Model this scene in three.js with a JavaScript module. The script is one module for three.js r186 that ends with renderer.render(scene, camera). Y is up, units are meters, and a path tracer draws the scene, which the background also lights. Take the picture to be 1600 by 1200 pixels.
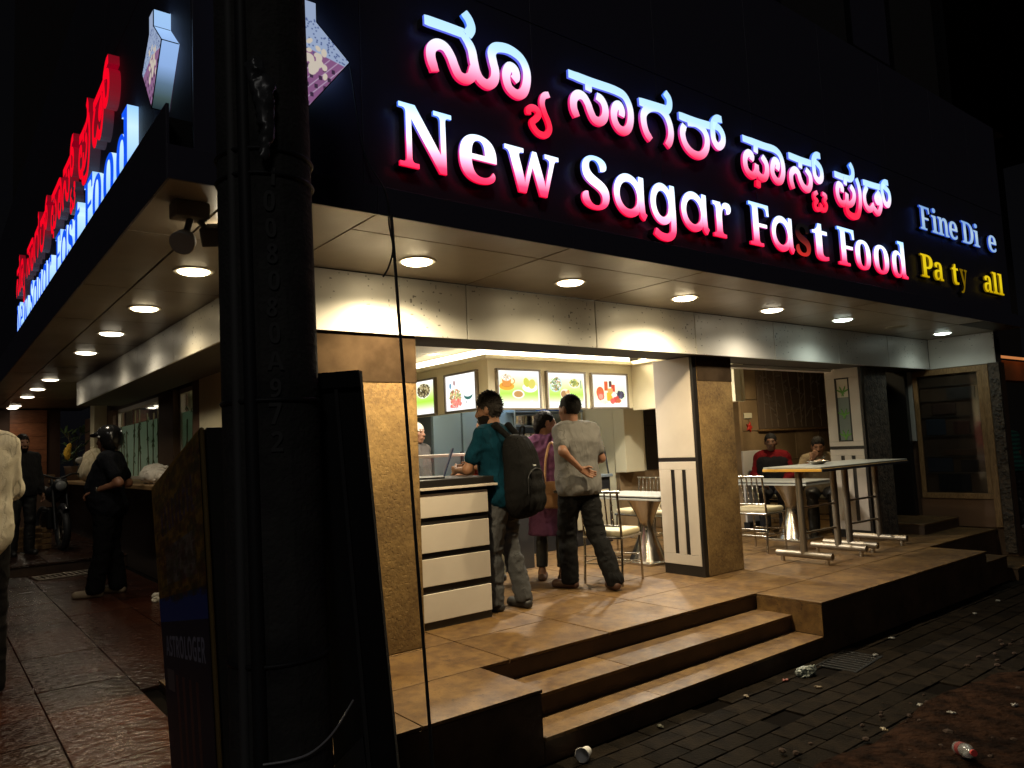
import * as THREE from 'three';
import { mergeGeometries, toCreasedNormals } from 'three/addons/utils/BufferGeometryUtils.js';
import { RoundedBoxGeometry } from 'three/addons/geometries/RoundedBoxGeometry.js';
import { TextGeometry } from 'three/addons/geometries/TextGeometry.js';
import { FontLoader } from 'three/addons/loaders/FontLoader.js';
import { RectAreaLightUniformsLib } from 'three/addons/lights/RectAreaLightUniformsLib.js';

// ---------------------------------------------------------------- camera, sky, added night fill, exposure
const scene = new THREE.Scene();
const camera = new THREE.PerspectiveCamera(54.53, 4 / 3, 0.05, 300);
camera.position.set(0, 1.72, 0);
camera.rotation.set(0.08455, -0.66828, -0.04548, 'YXZ');
const renderer = new THREE.WebGLRenderer({ antialias: true });
renderer.toneMapping = THREE.LinearToneMapping;
renderer.toneMappingExposure = 1;
renderer.shadowMap.enabled = true;
RectAreaLightUniformsLib.init();
{ // night sky: almost black, a little city glow near the horizon
  const w = 64, h = 32, d = new Float32Array(w * h * 4);
  for (let j = 0; j < h; j++) for (let i = 0; i < w; i++) {
    const e = Math.abs((j + 0.5) / h - 0.5) * 2, g = 0.0016 + 0.001 * Math.pow(1 - e, 4), o = (j * w + i) * 4;
    d[o] = g * 0.95; d[o + 1] = g * 0.95; d[o + 2] = g * 1.15; d[o + 3] = 1;
  }
  const t = new THREE.DataTexture(d, w, h, THREE.RGBAFormat, THREE.FloatType);
  t.mapping = THREE.EquirectangularReflectionMapping; t.magFilter = THREE.LinearFilter; t.needsUpdate = true;
  scene.background = t; scene.environment = t;
}
const nightFill = new THREE.DirectionalLight(0xd6d2cc, 0.16);  // dim fill added from behind the camera, standing for moon and street glow
nightFill.name = 'added_fill_light'; nightFill.position.set(-14, 20, 18); nightFill.target.position.set(2, 1, -5); nightFill.castShadow = true; nightFill.shadow.radius = 20;
Object.assign(nightFill.shadow.camera, { left: -20, right: 20, top: 20, bottom: -20, far: 80 });
scene.add(nightFill, nightFill.target);

// ---------------------------------------------------------------- helpers
let seed = 7;
const rnd = () => { seed = (seed * 1664525 + 1013904223) >>> 0; return seed / 4294967296; };
const rr = (a, b) => a + (b - a) * rnd();
const V = (x, y, z) => new THREE.Vector3(x, y, z);
const used = {};
const numbered = (n) => { const k = used[n] = (used[n] ?? -1) + 1; return k ? n + '_' + String(k).padStart(3, '0') : n; };
function mesh(name, geo, mat, parent) {
  const m = new THREE.Mesh(geo, mat); m.name = name; m.castShadow = m.receiveShadow = true; parent.add(m); return m;
}
function thing(name, label, category, pos = [0, 0, 0], turn = 0, group) {
  const o = new THREE.Group(); o.name = numbered(name); o.position.set(...pos); o.rotation.y = turn; scene.add(o);
  o.userData = { label, category }; if (group) o.userData.group = group; return o;
}
function struct(name, label) { const o = new THREE.Group(); o.name = name; scene.add(o); o.userData = { kind: 'structure', label, category: 'setting' }; return o; }
function copy(o, label, pos, turn, group) {
  const c = o.clone(); c.name = numbered(o.name); c.userData = { ...o.userData, label }; if (group) c.userData.group = group;
  if (pos) c.position.set(...pos); if (turn !== undefined) c.rotation.y = turn; scene.add(c); return c;
}
function uvm(g, s = 1, ox = 0, oy = 0) { // uv in metres by facing
  if (!g.attributes.normal) g.computeVertexNormals();
  const p = g.attributes.position, n = g.attributes.normal, u = new Float32Array(p.count * 2);
  for (let i = 0; i < p.count; i++) {
    const ax = Math.abs(n.getX(i)), ay = Math.abs(n.getY(i)), az = Math.abs(n.getZ(i)), x = p.getX(i), y = p.getY(i), z = p.getZ(i);
    const [a, b] = ay >= ax && ay >= az ? [x, z] : ax >= az ? [z, y] : [x, y];
    u[2 * i] = a / s + ox; u[2 * i + 1] = b / s + oy;
  }
  g.setAttribute('uv', new THREE.BufferAttribute(u, 2)); return g;
}
const box = (x0, x1, y0, y1, z0, z1) => uvm(new THREE.BoxGeometry(x1 - x0, y1 - y0, z1 - z0).translate((x0 + x1) / 2, (y0 + y1) / 2, (z0 + z1) / 2));
const rbox = (x0, x1, y0, y1, z0, z1, r = 0.006) => {
  const g = new RoundedBoxGeometry(x1 - x0, y1 - y0, z1 - z0, 1, Math.min(r, (x1 - x0) / 2.2, (y1 - y0) / 2.2, (z1 - z0) / 2.2)).translate((x0 + x1) / 2, (y0 + y1) / 2, (z0 + z1) / 2);
  return uvm(g);
};
function tube(pts, r, seg = 0, rad = 8, tension = 0.5) {
  const c = pts.length === 2 ? new THREE.LineCurve3(V(...pts[0]), V(...pts[1])) : new THREE.CatmullRomCurve3(pts.map((p) => V(...p)), false, 'catmullrom', tension);
  return new THREE.TubeGeometry(c, seg || (pts.length === 2 ? 1 : pts.length * 6), r, rad);
}
function bar(a, b, r, rad = 10) { // a capped straight tube
  const A = V(...a), B = V(...b), L = A.distanceTo(B), g = new THREE.CylinderGeometry(r, r, L, rad);
  g.applyQuaternion(new THREE.Quaternion().setFromUnitVectors(V(0, 1, 0), B.clone().sub(A).normalize()));
  return g.translate((A.x + B.x) / 2, (A.y + B.y) / 2, (A.z + B.z) / 2);
}
const strip = (g) => { const k = g.index ? g.toNonIndexed() : g; for (const n of Object.keys(k.attributes)) if (!['position', 'normal', 'uv'].includes(n)) k.deleteAttribute(n); return k; };
const merge = (list) => mergeGeometries(list.map(strip));

// ---------------------------------------------------------------- procedural textures
const hash = (x, y, s) => { let h = (x * 374761393 + y * 668265263 + s * 2147483647) | 0; h = Math.imul(h ^ (h >>> 13), 1274126177); h ^= h >>> 16; return (h >>> 0) / 4294967296; };
function vn(u, v, p, s) { // periodic value noise
  const x = u * p, y = v * p, i = Math.floor(x), j = Math.floor(y), a = x - i, b = y - j, f = a * a * (3 - 2 * a), g = b * b * (3 - 2 * b), m = (k) => ((k % p) + p) % p;
  const A = hash(m(i), m(j), s), B = hash(m(i + 1), m(j), s), C = hash(m(i), m(j + 1), s), D = hash(m(i + 1), m(j + 1), s);
  return A + (B - A) * f + (C - A) * g + (A - B - C + D) * f * g;
}
const fbm = (u, v, p, o, s) => { let t = 0, a = 0.5, n = 0; for (let k = 0; k < o; k++) { t += a * vn(u, v, p, s + k * 17); n += a; a *= 0.55; p *= 2; } return t / n; };
const enc = (c) => Math.round(255 * Math.max(0, Math.min(1, c <= 0.0031308 ? 12.92 * c : 1.055 * Math.pow(c, 1 / 2.4) - 0.055)));
function tex(n, m, fn, s = 1, color = true) {
  const d = new Uint8Array(n * m * 4);
  for (let j = 0; j < m; j++) for (let i = 0; i < n; i++) {
    const c = fn((i + 0.5) / n, (j + 0.5) / m), o = (j * n + i) * 4, q = typeof c === 'number' ? [c, c, c] : c;
    for (let k = 0; k < 3; k++) d[o + k] = color ? enc(q[k]) : Math.round(255 * Math.max(0, Math.min(1, q[k]))); d[o + 3] = 255;
  }
  const t = new THREE.DataTexture(d, n, m); t.wrapS = t.wrapT = THREE.RepeatWrapping; t.magFilter = THREE.LinearFilter; t.minFilter = THREE.LinearMipmapLinearFilter; t.generateMipmaps = true;
  if (color) t.colorSpace = THREE.SRGBColorSpace; t.repeat.set(1 / s, 1 / s); t.needsUpdate = true; return t;
}
const gray = (n, fn, s) => tex(n, n, fn, s, false);
const mix3 = (a, b, t) => a.map((x, i) => x + (b[i] - x) * t);
const C3 = (r, g, b) => new THREE.Color().setRGB(r, g, b);
const std = (r, g, b, o = {}) => new THREE.MeshStandardMaterial({ color: C3(r, g, b), roughness: 0.7, ...o });
const fineBump = gray(256, (u, v) => fbm(u, v, 24, 4, 3), 0.25);
const smudge = gray(256, (u, v) => 0.55 + 0.45 * fbm(u, v, 5, 5, 41), 1.1);
const mott = (a, b, p, s, m, n = 512, e = 1, speck = 0) => tex(n, n, (u, v) => {
  const t = Math.pow(Math.max(0, Math.min(1, (fbm(u, v, p, 6, s) - 0.25) * 2)), e), q = speck && vn(u, v, 180, s + 5) > 1 - speck ? 0.45 : 1;
  return mix3(a, b, t).map((x) => x * q);
}, m);
const M = {};
M.granite = new THREE.MeshStandardMaterial({ map: tex(512, 512, (u, v) => { const a = fbm(u, v, 7, 6, 11), b = fbm(u, v, 36, 4, 12), t = Math.max(0, Math.min(1, (a * 0.55 + b * 0.6 - 0.3) * 2.1)), q = vn(u, v, 190, 14) > 0.87 ? 0.5 : 1; return mix3([0.062, 0.027, 0.008], [0.175, 0.098, 0.03], t).map((x) => x * q); }, 1.7), roughness: 0.72, roughnessMap: smudge, bumpMap: fineBump, bumpScale: 0.0008 });
M.graniteEdge = new THREE.MeshStandardMaterial({ map: mott([0.035, 0.018, 0.009], [0.075, 0.04, 0.02], 6, 13, 0.9), roughness: 0.6, bumpMap: fineBump, bumpScale: 0.001 });
M.stone = new THREE.MeshStandardMaterial({ map: tex(512, 512, (u, v) => { const a = fbm(u, v, 5, 5, 19), b = fbm(u, v, 48, 4, 20), t = Math.max(0, Math.min(1, (a * 0.7 + b * 0.45 - 0.28) * 1.6)), q = vn(u, v, 150, 21) > 0.86 ? 0.6 : 1; return mix3([0.095, 0.05, 0.014], [0.3, 0.185, 0.062], t).map((x) => x * q); }, 0.9), roughness: 0.75, bumpMap: gray(512, (u, v) => 0.6 * fbm(u, v, 40, 3, 7) + (vn(u, v, 60, 9) > 0.8 ? -0.3 : 0) + 0.3, 0.8), bumpScale: 0.0028 });
M.wallStone = new THREE.MeshStandardMaterial({ map: mott([0.2, 0.13, 0.065], [0.38, 0.26, 0.14], 3, 23, 1.3), roughness: 0.7, bumpMap: fineBump, bumpScale: 0.002 });
M.darkStone = new THREE.MeshStandardMaterial({ map: mott([0.03, 0.022, 0.016], [0.11, 0.08, 0.055], 12, 29, 0.6), roughness: 0.75, bumpMap: gray(256, (u, v) => fbm(u, v, 18, 4, 31), 0.4), bumpScale: 0.012 });
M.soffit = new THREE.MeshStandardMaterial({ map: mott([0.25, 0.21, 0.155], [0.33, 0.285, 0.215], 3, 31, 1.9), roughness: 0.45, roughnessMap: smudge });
M.beam = new THREE.MeshStandardMaterial({ map: tex(512, 512, (u, v) => { const t = fbm(u, v, 4, 5, 37), s = fbm(u * 0.5, v, 2, 3, 38); let k = 0.54 + 0.22 * t; if (vn(u, v, 70, 39) > 0.93 && s > 0.52) k *= 0.35; return [k, k * 0.97, k * 0.9]; }, 1.5), roughness: 0.55, metalness: 0.08, roughnessMap: smudge });
M.glossBlack = new THREE.MeshStandardMaterial({ color: C3(0.075, 0.07, 0.105), roughness: 0.4, roughnessMap: gray(256, (u, v) => 0.65 + 0.35 * fbm(u, v, 4, 4, 43), 1.4) });
M.sideBlack = std(0.05, 0.05, 0.075, { roughness: 0.65 });
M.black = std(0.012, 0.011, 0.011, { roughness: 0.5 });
M.blackLam = std(0.014, 0.012, 0.011, { roughness: 0.3 });
M.whiteLam = new THREE.MeshStandardMaterial({ map: mott([0.47, 0.41, 0.35], [0.56, 0.5, 0.43], 3, 47, 1.3, 256), roughness: 0.38 });
M.topShade = new THREE.MeshPhysicalMaterial({ map: mott([0.028, 0.017, 0.009], [0.06, 0.038, 0.021], 5, 49, 0.8, 256), roughness: 0.95, specularIntensity: 0.15 });  // shade below the beam put into this dark brown
M.cream = new THREE.MeshStandardMaterial({ map: mott([0.7, 0.62, 0.42], [0.78, 0.71, 0.5], 3, 53, 2.2, 256), roughness: 0.7 });
M.ceiling = std(0.7, 0.66, 0.56, { roughness: 0.85 });
M.mural = std(0.14, 0.1, 0.07, { roughness: 0.25 });
M.steel = new THREE.MeshStandardMaterial({ color: C3(0.5, 0.46, 0.4), metalness: 1, roughness: 0.28, roughnessMap: gray(256, (u, v) => 0.6 + 0.4 * fbm(u, v, 8, 3, 61), 0.3) });
M.brushed = new THREE.MeshStandardMaterial({ color: C3(0.3, 0.26, 0.21), metalness: 1, roughness: 0.5 });
M.kitchenSteel = new THREE.MeshStandardMaterial({ color: C3(0.38, 0.45, 0.52), metalness: 0.8, roughness: 0.38 });
M.darkMetal = std(0.03, 0.03, 0.032, { metalness: 0.7, roughness: 0.45 });
M.cushion = std(0.5, 0.42, 0.26, { roughness: 0.5 });
M.tableTop = std(0.33, 0.33, 0.3, { roughness: 0.3 });
M.yellowEdge = std(0.65, 0.36, 0.06, { roughness: 0.4 });
M.wood = new THREE.MeshStandardMaterial({ map: tex(512, 256, (u, v) => { const g = vn(u * 0.25 + 0.03 * fbm(u, v, 4, 3, 67), v, 60, 68) * 0.5 + fbm(u * 0.5, v, 16, 3, 69) * 0.5; return mix3([0.16, 0.05, 0.02], [0.33, 0.12, 0.05], g); }, 1), roughness: 0.4 });
M.frameWood = new THREE.MeshStandardMaterial({ map: tex(256, 256, (u, v) => mix3([0.16, 0.085, 0.03], [0.3, 0.18, 0.075], vn(u, v * 0.2, 40, 71)), 0.4), roughness: 0.55 });
M.brownFrame = std(0.13, 0.07, 0.04, { roughness: 0.5 });
M.redTile = new THREE.MeshStandardMaterial({ map: mott([0.022, 0.0055, 0.0025], [0.058, 0.018, 0.008], 4, 73, 1.3), roughness: 0.3, roughnessMap: smudge, bumpMap: gray(512, (u, v) => fbm(u, v * 4, 16, 4, 75), 0.8), bumpScale: 0.009 });
M.greyTile = new THREE.MeshStandardMaterial({ map: mott([0.024, 0.009, 0.005], [0.055, 0.022, 0.011], 5, 77, 1.1), roughness: 0.33, roughnessMap: smudge, bumpMap: gray(512, (u, v) => fbm(u, v * 4, 16, 4, 79), 0.8), bumpScale: 0.009 });
M.paver = new THREE.MeshPhysicalMaterial({ specularIntensity: 0.12, map: mott([0.0045, 0.0032, 0.0024], [0.0155, 0.0112, 0.0074], 9, 83, 0.7), roughness: 0.85, bumpMap: fineBump, bumpScale: 0.004 });
M.joint = new THREE.MeshPhysicalMaterial({ color: C3(0.004, 0.003, 0.0025), roughness: 1, specularIntensity: 0.1 });
M.soil = new THREE.MeshPhysicalMaterial({ specularIntensity: 0.12, map: mott([0.006, 0.003, 0.002], [0.03, 0.014, 0.008], 10, 89, 0.9), roughness: 1, bumpMap: gray(256, (u, v) => fbm(u, v, 12, 5, 91), 0.6), bumpScale: 0.03 });
M.concrete = new THREE.MeshStandardMaterial({ map: mott([0.03, 0.029, 0.028], [0.08, 0.077, 0.072], 5, 97, 0.8), roughness: 0.9, bumpMap: fineBump, bumpScale: 0.004 });
M.cable = std(0.02, 0.02, 0.022, { roughness: 0.6 });
M.frost = new THREE.MeshPhysicalMaterial({ color: C3(0.5, 0.68, 0.6), roughness: 0.55, transmission: 0.55, thickness: 0 });
M.glass = new THREE.MeshPhysicalMaterial({ color: C3(0.95, 0.97, 0.96), roughness: 0.04, transmission: 1, thickness: 0 });
M.bamboo = std(0.16, 0.13, 0.06, { roughness: 0.5 });
M.bambooLeaf = std(0.06, 0.1, 0.04, { roughness: 0.6 });
M.glow = (r, g, b, k) => new THREE.MeshStandardMaterial({ color: C3(0.3, 0.3, 0.3), emissive: C3(r, g, b), emissiveIntensity: k, roughness: 0.6 });
M.clothBump = gray(512, (u, v) => { const w = fbm(u, v, 4, 3, 102) * 0.5, r = (p, s) => 1 - Math.abs(vn(u + w * 0.3, v * 0.5 + w * 0.5 + u * 0.5, p, s) - 0.5) * 2; return 0.12 * vn(u, v, 200, 101) + 0.5 * Math.pow(r(12, 103), 2) + 0.35 * Math.pow(r(24, 107), 2); }, 0.8);
const cloth = (r, g, b, o = {}) => new THREE.MeshPhysicalMaterial({ color: C3(r, g, b), roughness: 0.95, specularIntensity: 0.2, bumpMap: M.clothBump, bumpScale: 0.006, ...o });
// ---------------------------------------------------------------- ground, pavement, platform, steps
const H = 2.935, PF = 0.39;
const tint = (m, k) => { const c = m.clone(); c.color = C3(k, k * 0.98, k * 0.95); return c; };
{
  const g = struct('ground', 'dark street ground reaching away into the night');
  mesh('soil_sheet', uvm(new THREE.PlaneGeometry(160, 160, 1, 1).rotateX(-Math.PI / 2).translate(20, -0.03, -20)), M.soil, g);
  const bed = mesh('paving_bed', box(0.2, 14, -0.028, -0.012, -3.3, -1.62), M.joint, g);
}
function tileRect(parent, name, x0, x1, z0, z1, nx, nz, y, th, mat, gap = 0.009, jit = 0.0012) {
  const w = (x1 - x0) / nx, d = (z1 - z0) / nz, vars = [0, 1, 2, 3].map((k) => uvm(new RoundedBoxGeometry(w - gap, th, d - gap, 1, 0.003), 1, rnd(), rnd()));
  for (let i = 0; i < nx; i++) for (let j = 0; j < nz; j++) {
    const m = mesh(name, vars[Math.floor(rnd() * 4)], Array.isArray(mat) ? mat[Math.floor(rnd() * mat.length)] : mat, parent);
    m.position.set(x0 + (i + 0.5) * w, y - th / 2 + rr(-jit, jit), z0 + (j + 0.5) * d); m.rotation.y = rnd() < 0.5 && Math.abs(w - d) < 1e-6 ? Math.PI : 0;
  }
}
{
  const g = struct('soil', 'reddish loose soil and rubble along the near edge of the pavers'), geo = new THREE.PlaneGeometry(12, 2.6, 160, 50).rotateX(-Math.PI / 2).translate(7, 0, -0.9), p = geo.attributes.position;
  for (let i = 0; i < p.count; i++) { const x = p.getX(i), z = p.getZ(i), n = fbm((x + 20) / 40, (z + 20) / 40, 24, 5, 201), e = Math.min(1, Math.max(0, (z + 2.42 + (n - 0.5) * 1.1 + Math.max(0, 4.2 - x) * 0.1) * 2.5)); p.setY(i, -0.05 + e * (0.06 + 0.09 * (n - 0.3))); }
  geo.computeVertexNormals(); mesh('soil_surface', uvm(geo), M.soil, g);
  const st = []; for (let i = 0; i < 170; i++) { const z = rr(-2.45, -1.2), x = rr(2.6, 8), s = rr(0.004, 0.02) * (rnd() < 0.1 ? 1.8 : 1); st.push(new THREE.IcosahedronGeometry(s, 0).scale(rr(0.8, 1.5), 0.7, rr(0.8, 1.3)).rotateY(rr(0, 6)).translate(x, 0.015 + s * 0.4, z)); }
  mesh('rubble', merge(st), std(0.035, 0.02, 0.014, { roughness: 1 }), g).userData = { kind: 'stuff' };
}
{
  const p = struct('pavement', 'dark stretcher-laid pavers in front of the restaurant steps');
  const mats = [M.paver, tint(M.paver, 0.75), tint(M.paver, 0.55), tint(M.paver, 0.9)], L = 0.26, D = 0.145, geos = [0, 1, 2].map(() => uvm(new RoundedBoxGeometry(L - 0.006, 0.06, D - 0.007, 1, 0.004), 1, rnd(), rnd()));
  const rest = [];
  for (let r = 0; r < 8; r++) for (let i = 0; i < 44; i++) {
    const x = 2.2 + (i + (r % 2) * 0.5) * L, z = -3.17 + r * D, y = -0.03 + rr(-0.003, 0.003) - (rnd() < 0.03 ? 0.015 : 0);
    if (x < 8.8) { const m = mesh('paver', geos[Math.floor(rnd() * 3)], mats[Math.floor(rnd() * 4)], p); m.position.set(x, y, z); m.rotation.set(rr(-0.012, 0.012), rr(-0.01, 0.01), rr(-0.012, 0.012)); }
    else rest.push(geos[0].clone().translate(x, y, z));
  }
  mesh('far_pavers', merge(rest), M.paver, p).userData = { kind: 'stuff' };
}
{
  const p = struct('platform', 'raised tan granite floor of the restaurant with a dark front face');
  const rects = [[1.15, 2.69, -3.845, -3.25, 2, 1], [5.57, 8.9, -3.845, -3.25, 4, 1], [1.15, 10.9, -5.115, -3.845, 11, 2], [2.72, 12.2, -9.6, -5.115, 11, 7]];
  for (const [a, b, c, d, nx, nz] of rects) tileRect(p, 'floor_tile', a, b, c, d, nx, nz, PF, 0.02, [M.granite, tint(M.granite, 0.88), tint(M.granite, 0.95)]);
  mesh('platform_base', box(1.155, 2.685, -0.02, 0.365, -3.845, -3.265), M.graniteEdge, p);
  mesh('platform_base', box(5.575, 8.89, -0.02, 0.365, -3.845, -3.265), M.graniteEdge, p);
  mesh('platform_base', box(1.155, 10.9, -0.02, 0.364, -5.115, -3.86), M.graniteEdge, p); mesh('platform_base', box(2.3, 12.3, -0.02, 0.363, -12, -5.12), M.graniteEdge, p);
  mesh('step_side', box(5.5705, 5.574, 0.135, 0.368, -3.84, -3.256), M.granite, p);
}
{
  const p = struct('front_steps', 'two long tan granite steps cut into the restaurant platform');
  for (const [y, z0, z1] of [[0.26, -3.845, -3.515], [0.13, -3.52, -3.25]]) {
    mesh('step_riser', box(2.69, 5.57, -0.02, y - 0.022, z0, z1 - 0.012), M.graniteEdge, p);
    tileRect(p, 'step_tread', 2.69, 5.57, z0, z1, 3, 1, y, 0.022, [M.granite, tint(M.granite, 0.8)], 0.004);
  }
  const q = struct('side_steps', 'dark low steps at the right end of the platform');
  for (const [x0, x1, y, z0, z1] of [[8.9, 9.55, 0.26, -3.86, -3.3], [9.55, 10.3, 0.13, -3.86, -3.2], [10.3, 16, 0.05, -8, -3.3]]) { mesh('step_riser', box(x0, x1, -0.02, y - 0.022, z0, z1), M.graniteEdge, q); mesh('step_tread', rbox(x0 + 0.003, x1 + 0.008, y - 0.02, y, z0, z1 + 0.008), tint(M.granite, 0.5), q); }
  const d = struct('door_step', 'single stone step below the dark doorway at the right');
  mesh('step_riser', box(9.86, 10.88, PF + 0.002, 0.5, -5.1, -4.29), M.graniteEdge, d); mesh('step_tread', rbox(9.855, 10.885, 0.502, 0.525, -5.1, -4.28), tint(M.granite, 0.8), d);
}
{
  const w = struct('walkway', 'wet red-brown tiled walkway along the left side of the restaurant');
  mesh('walkway_base', box(-8, 1.148, -0.02, 0.335, -11.5, -1.4), M.joint, w); mesh('walkway_base', box(1.148, 2.3, -0.01, 0.3345, -11.5, -5.0), M.joint, w);
  const mats = [M.redTile, tint(M.redTile, 0.8), tint(M.redTile, 1.15), M.redTile, tint(M.greyTile, 0.8)];
  tileRect(w, 'walkway_tile', -0.95, 0.05, -11.5, -3.5, 2, 16, 0.36, 0.024, [tint(M.greyTile, 0.9), tint(M.redTile, 0.9), M.redTile], 0.005, 0.002);
  tileRect(w, 'walkway_tile', 0.05, 1.05, -11.5, -3.5, 2, 16, 0.36, 0.024, mats, 0.005, 0.002);
  tileRect(w, 'walkway_tile', 1.05, 2.1, -11.5, -5.1, 2, 13, 0.36, 0.024, mats.slice(0, 3), 0.005, 0.002);
  mesh('outer_tiles', box(-8, -0.956, 0.336, 0.358, -11.5, -1.4), M.redTile, w).userData = { kind: 'stuff' };
  mesh('near_tiles', box(-0.95, 1.148, 0.336, 0.358, -3.494, -1.4), M.redTile, w).userData = { kind: 'stuff' };
  const r = struct('raised_floor', 'low raised tiled floor at the far left end of the walkway');
  mesh('raised_base', box(-8, 2.3, -0.02, 0.475, -20, -11.53), M.graniteEdge, r);
  tileRect(r, 'raised_tile', -1.6, 2.24, -18, -11.5, 4, 6, 0.5, 0.024, [M.greyTile, tint(M.greyTile, 0.8)], 0.008, 0.002);
}
// ---------------------------------------------------------------- the restaurant building
const B = thing('restaurant_building', 'corner restaurant with lit soffit, stone columns and black sign walls', 'restaurant');
const XJ = [1.7, 3.135, 4.465, 5.8, 7.13, 8.46, 9.7, 10.88], ZJ = [-4.47, -5.6, -6.95, -8.35, -9.7, -11.1, -12.3];
{ // soffit and its panels
  const s = mesh('soffit', merge([box(0.9, 10.92, 2.96, 2.99, -4.6, -3.32), box(0.82, 2.7, 2.961, 2.991, -19, -4.6)]), M.black, B);
  const panel = (x0, x1, z0, z1, m = M.soffit) => mesh('soffit_panel', rbox(x0 + 0.006, x1 - 0.006, H + rr(0, 0.003), H + 0.022, z0 + 0.006, z1 - 0.006, 0.002), m, s);
  const xs = [1.79, ...XJ.slice(1, -1), 10.9];
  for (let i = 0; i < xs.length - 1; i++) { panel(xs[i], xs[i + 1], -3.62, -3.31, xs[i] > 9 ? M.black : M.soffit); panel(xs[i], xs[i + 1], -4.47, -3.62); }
  panel(1.1, 1.79, -4.19, -3.31);
  const zs = [-4.19, ...ZJ.slice(1), -13.6, -15, -16.4, -17.8];
  for (let i = 0; i < zs.length - 1; i++) { panel(0.8, 1.1, zs[i + 1], zs[i]); panel(1.1, i > 5 ? 2.6 : 1.79, zs[i + 1], zs[i]); }
  panel(0.8, 1.1, -4.19, -3.31);
  // canopy edge with its ledge, in lengths
  const lip = mesh('canopy_edge', box(0.81, 10.94, 2.94, 3.07, -3.43, -3.315), M.black, B);
  for (let i = 0; i < xs.length - 1; i++) mesh('edge_panel', rbox(xs[i] + 0.002, xs[i + 1] - 0.002, 2.928, 3.08, -3.314, -3.3, 0.002), M.glossBlack, lip);
  mesh('edge_panel', rbox(0.79, 1.788, 2.928, 3.08, -3.314, -3.3, 0.002), M.glossBlack, lip);
  const lip2 = mesh('canopy_edge', box(0.806, 0.93, 2.941, 3.26, -19, -3.44), M.black, B);
  const zl = [-3.316, -5.6, -8.35, -11.1, -13.6, -16.4, -19];
  for (let i = 0; i < zl.length - 1; i++) mesh('edge_panel', rbox(0.789, 0.803, 2.928, 3.268, zl[i + 1] + 0.002, zl[i] - 0.002, 0.002), M.glossBlack, lip2);
}
{ // sign walls
  const s = mesh('sign_wall', box(0.97, 10.94, 3.075, 5.6, -3.6, -3.465), M.black, B), k = M.glossBlack;
  const xw = [0.936, 1.79, 3.0, 4.2, 5.4, 6.6, 7.8, 9.0, 10.0, 10.94];
  for (let i = 0; i < xw.length - 1; i++) for (const [a, b] of [[3.08, 4.42], [4.426, 5.6]]) mesh('sign_panel', rbox(xw[i] + 0.002, xw[i + 1] - 0.002, a, b, -3.464, -3.445, 0.002), k, s);
  const t = mesh('sign_wall', box(0.956, 1.1, 3.27, 5.6, -19, -3.62), M.black, B), zw = [-3.468, -4.2, -5.6, -7.0, -8.4, -9.8, -11.2, -12.6, -14, -19];
  for (let i = 0; i < zw.length - 1; i++) for (const [a, b] of [[3.27, 4.42], [4.426, 5.6]]) mesh('sign_panel', rbox(0.936, 0.954, a, b, zw[i + 1] + 0.002, zw[i] - 0.002, 0.002), M.sideBlack, t);
  // upper storeys, dark and set back
  const u = mesh('upper_wall', merge([box(1.6, 11.4, 5.605, 13, -4.3, -4.1), box(1.4, 1.6, 5.605, 13, -19, -4.1), box(0.95, 11.4, 5.6005, 5.603, -19, -3.46)]), std(0.05, 0.045, 0.045), B);
}
function win(parent, x0, x1, y0, y1, z, lit) { // small dark upper window facing +z
  const w = mesh('window', merge([box(x0 - 0.05, x0, y0, y1, z, z + 0.05), box(x1, x1 + 0.05, y0, y1, z, z + 0.05), box(x0 - 0.05, x1 + 0.05, y1, y1 + 0.05, z, z + 0.05), box(x0 - 0.05, x1 + 0.05, y0 - 0.05, y0, z, z + 0.06)]), M.darkMetal, parent);
  mesh('pane', box(x0, x1, y0, y1, z + 0.005, z + 0.015), lit ? M.glow(0.5, 0.3, 0.14, 0.03) : M.glossBlack, w);
}
{
  const u = B.children.find((c) => c.name === 'upper_wall');
  for (const [a, b, l] of [[3, 4, 0], [6, 7, 0], [8.6, 9.6, 0]]) win(B, a, b, 6.3, 7.8, -4.099, l);
}
{ // parapet beam above the openings
  const s = mesh('beam', merge([box(1.72, 10.9, 2.535, 2.934, -4.95, -4.49), box(1.72, 2.3, 2.6, 2.934, -12.3, -4.95)]), std(0.05, 0.04, 0.03), B);
  for (let i = 0; i < XJ.length - 1; i++) mesh('beam_panel', rbox(XJ[i] + 0.005, XJ[i + 1] - 0.005, 2.527, 2.933, -4.489, -4.47, 0.003), M.beam, s);
  for (let i = 0; i < ZJ.length - 1; i++) mesh('beam_panel', rbox(1.701, 1.719, 2.597, 2.933, ZJ[i + 1] + 0.005, (i ? ZJ[i] : -4.492) - 0.005, 0.003), M.beam, s);
  const r = mesh('beam', box(10.9, 11.1, 2.535, 2.934, -5.3, -3.67), std(0.12, 0.1, 0.08), B);
  mesh('beam_panel', rbox(10.878, 10.899, 2.527, 2.933, -4.467, -3.66, 0.003), M.beam, r);
}
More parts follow.
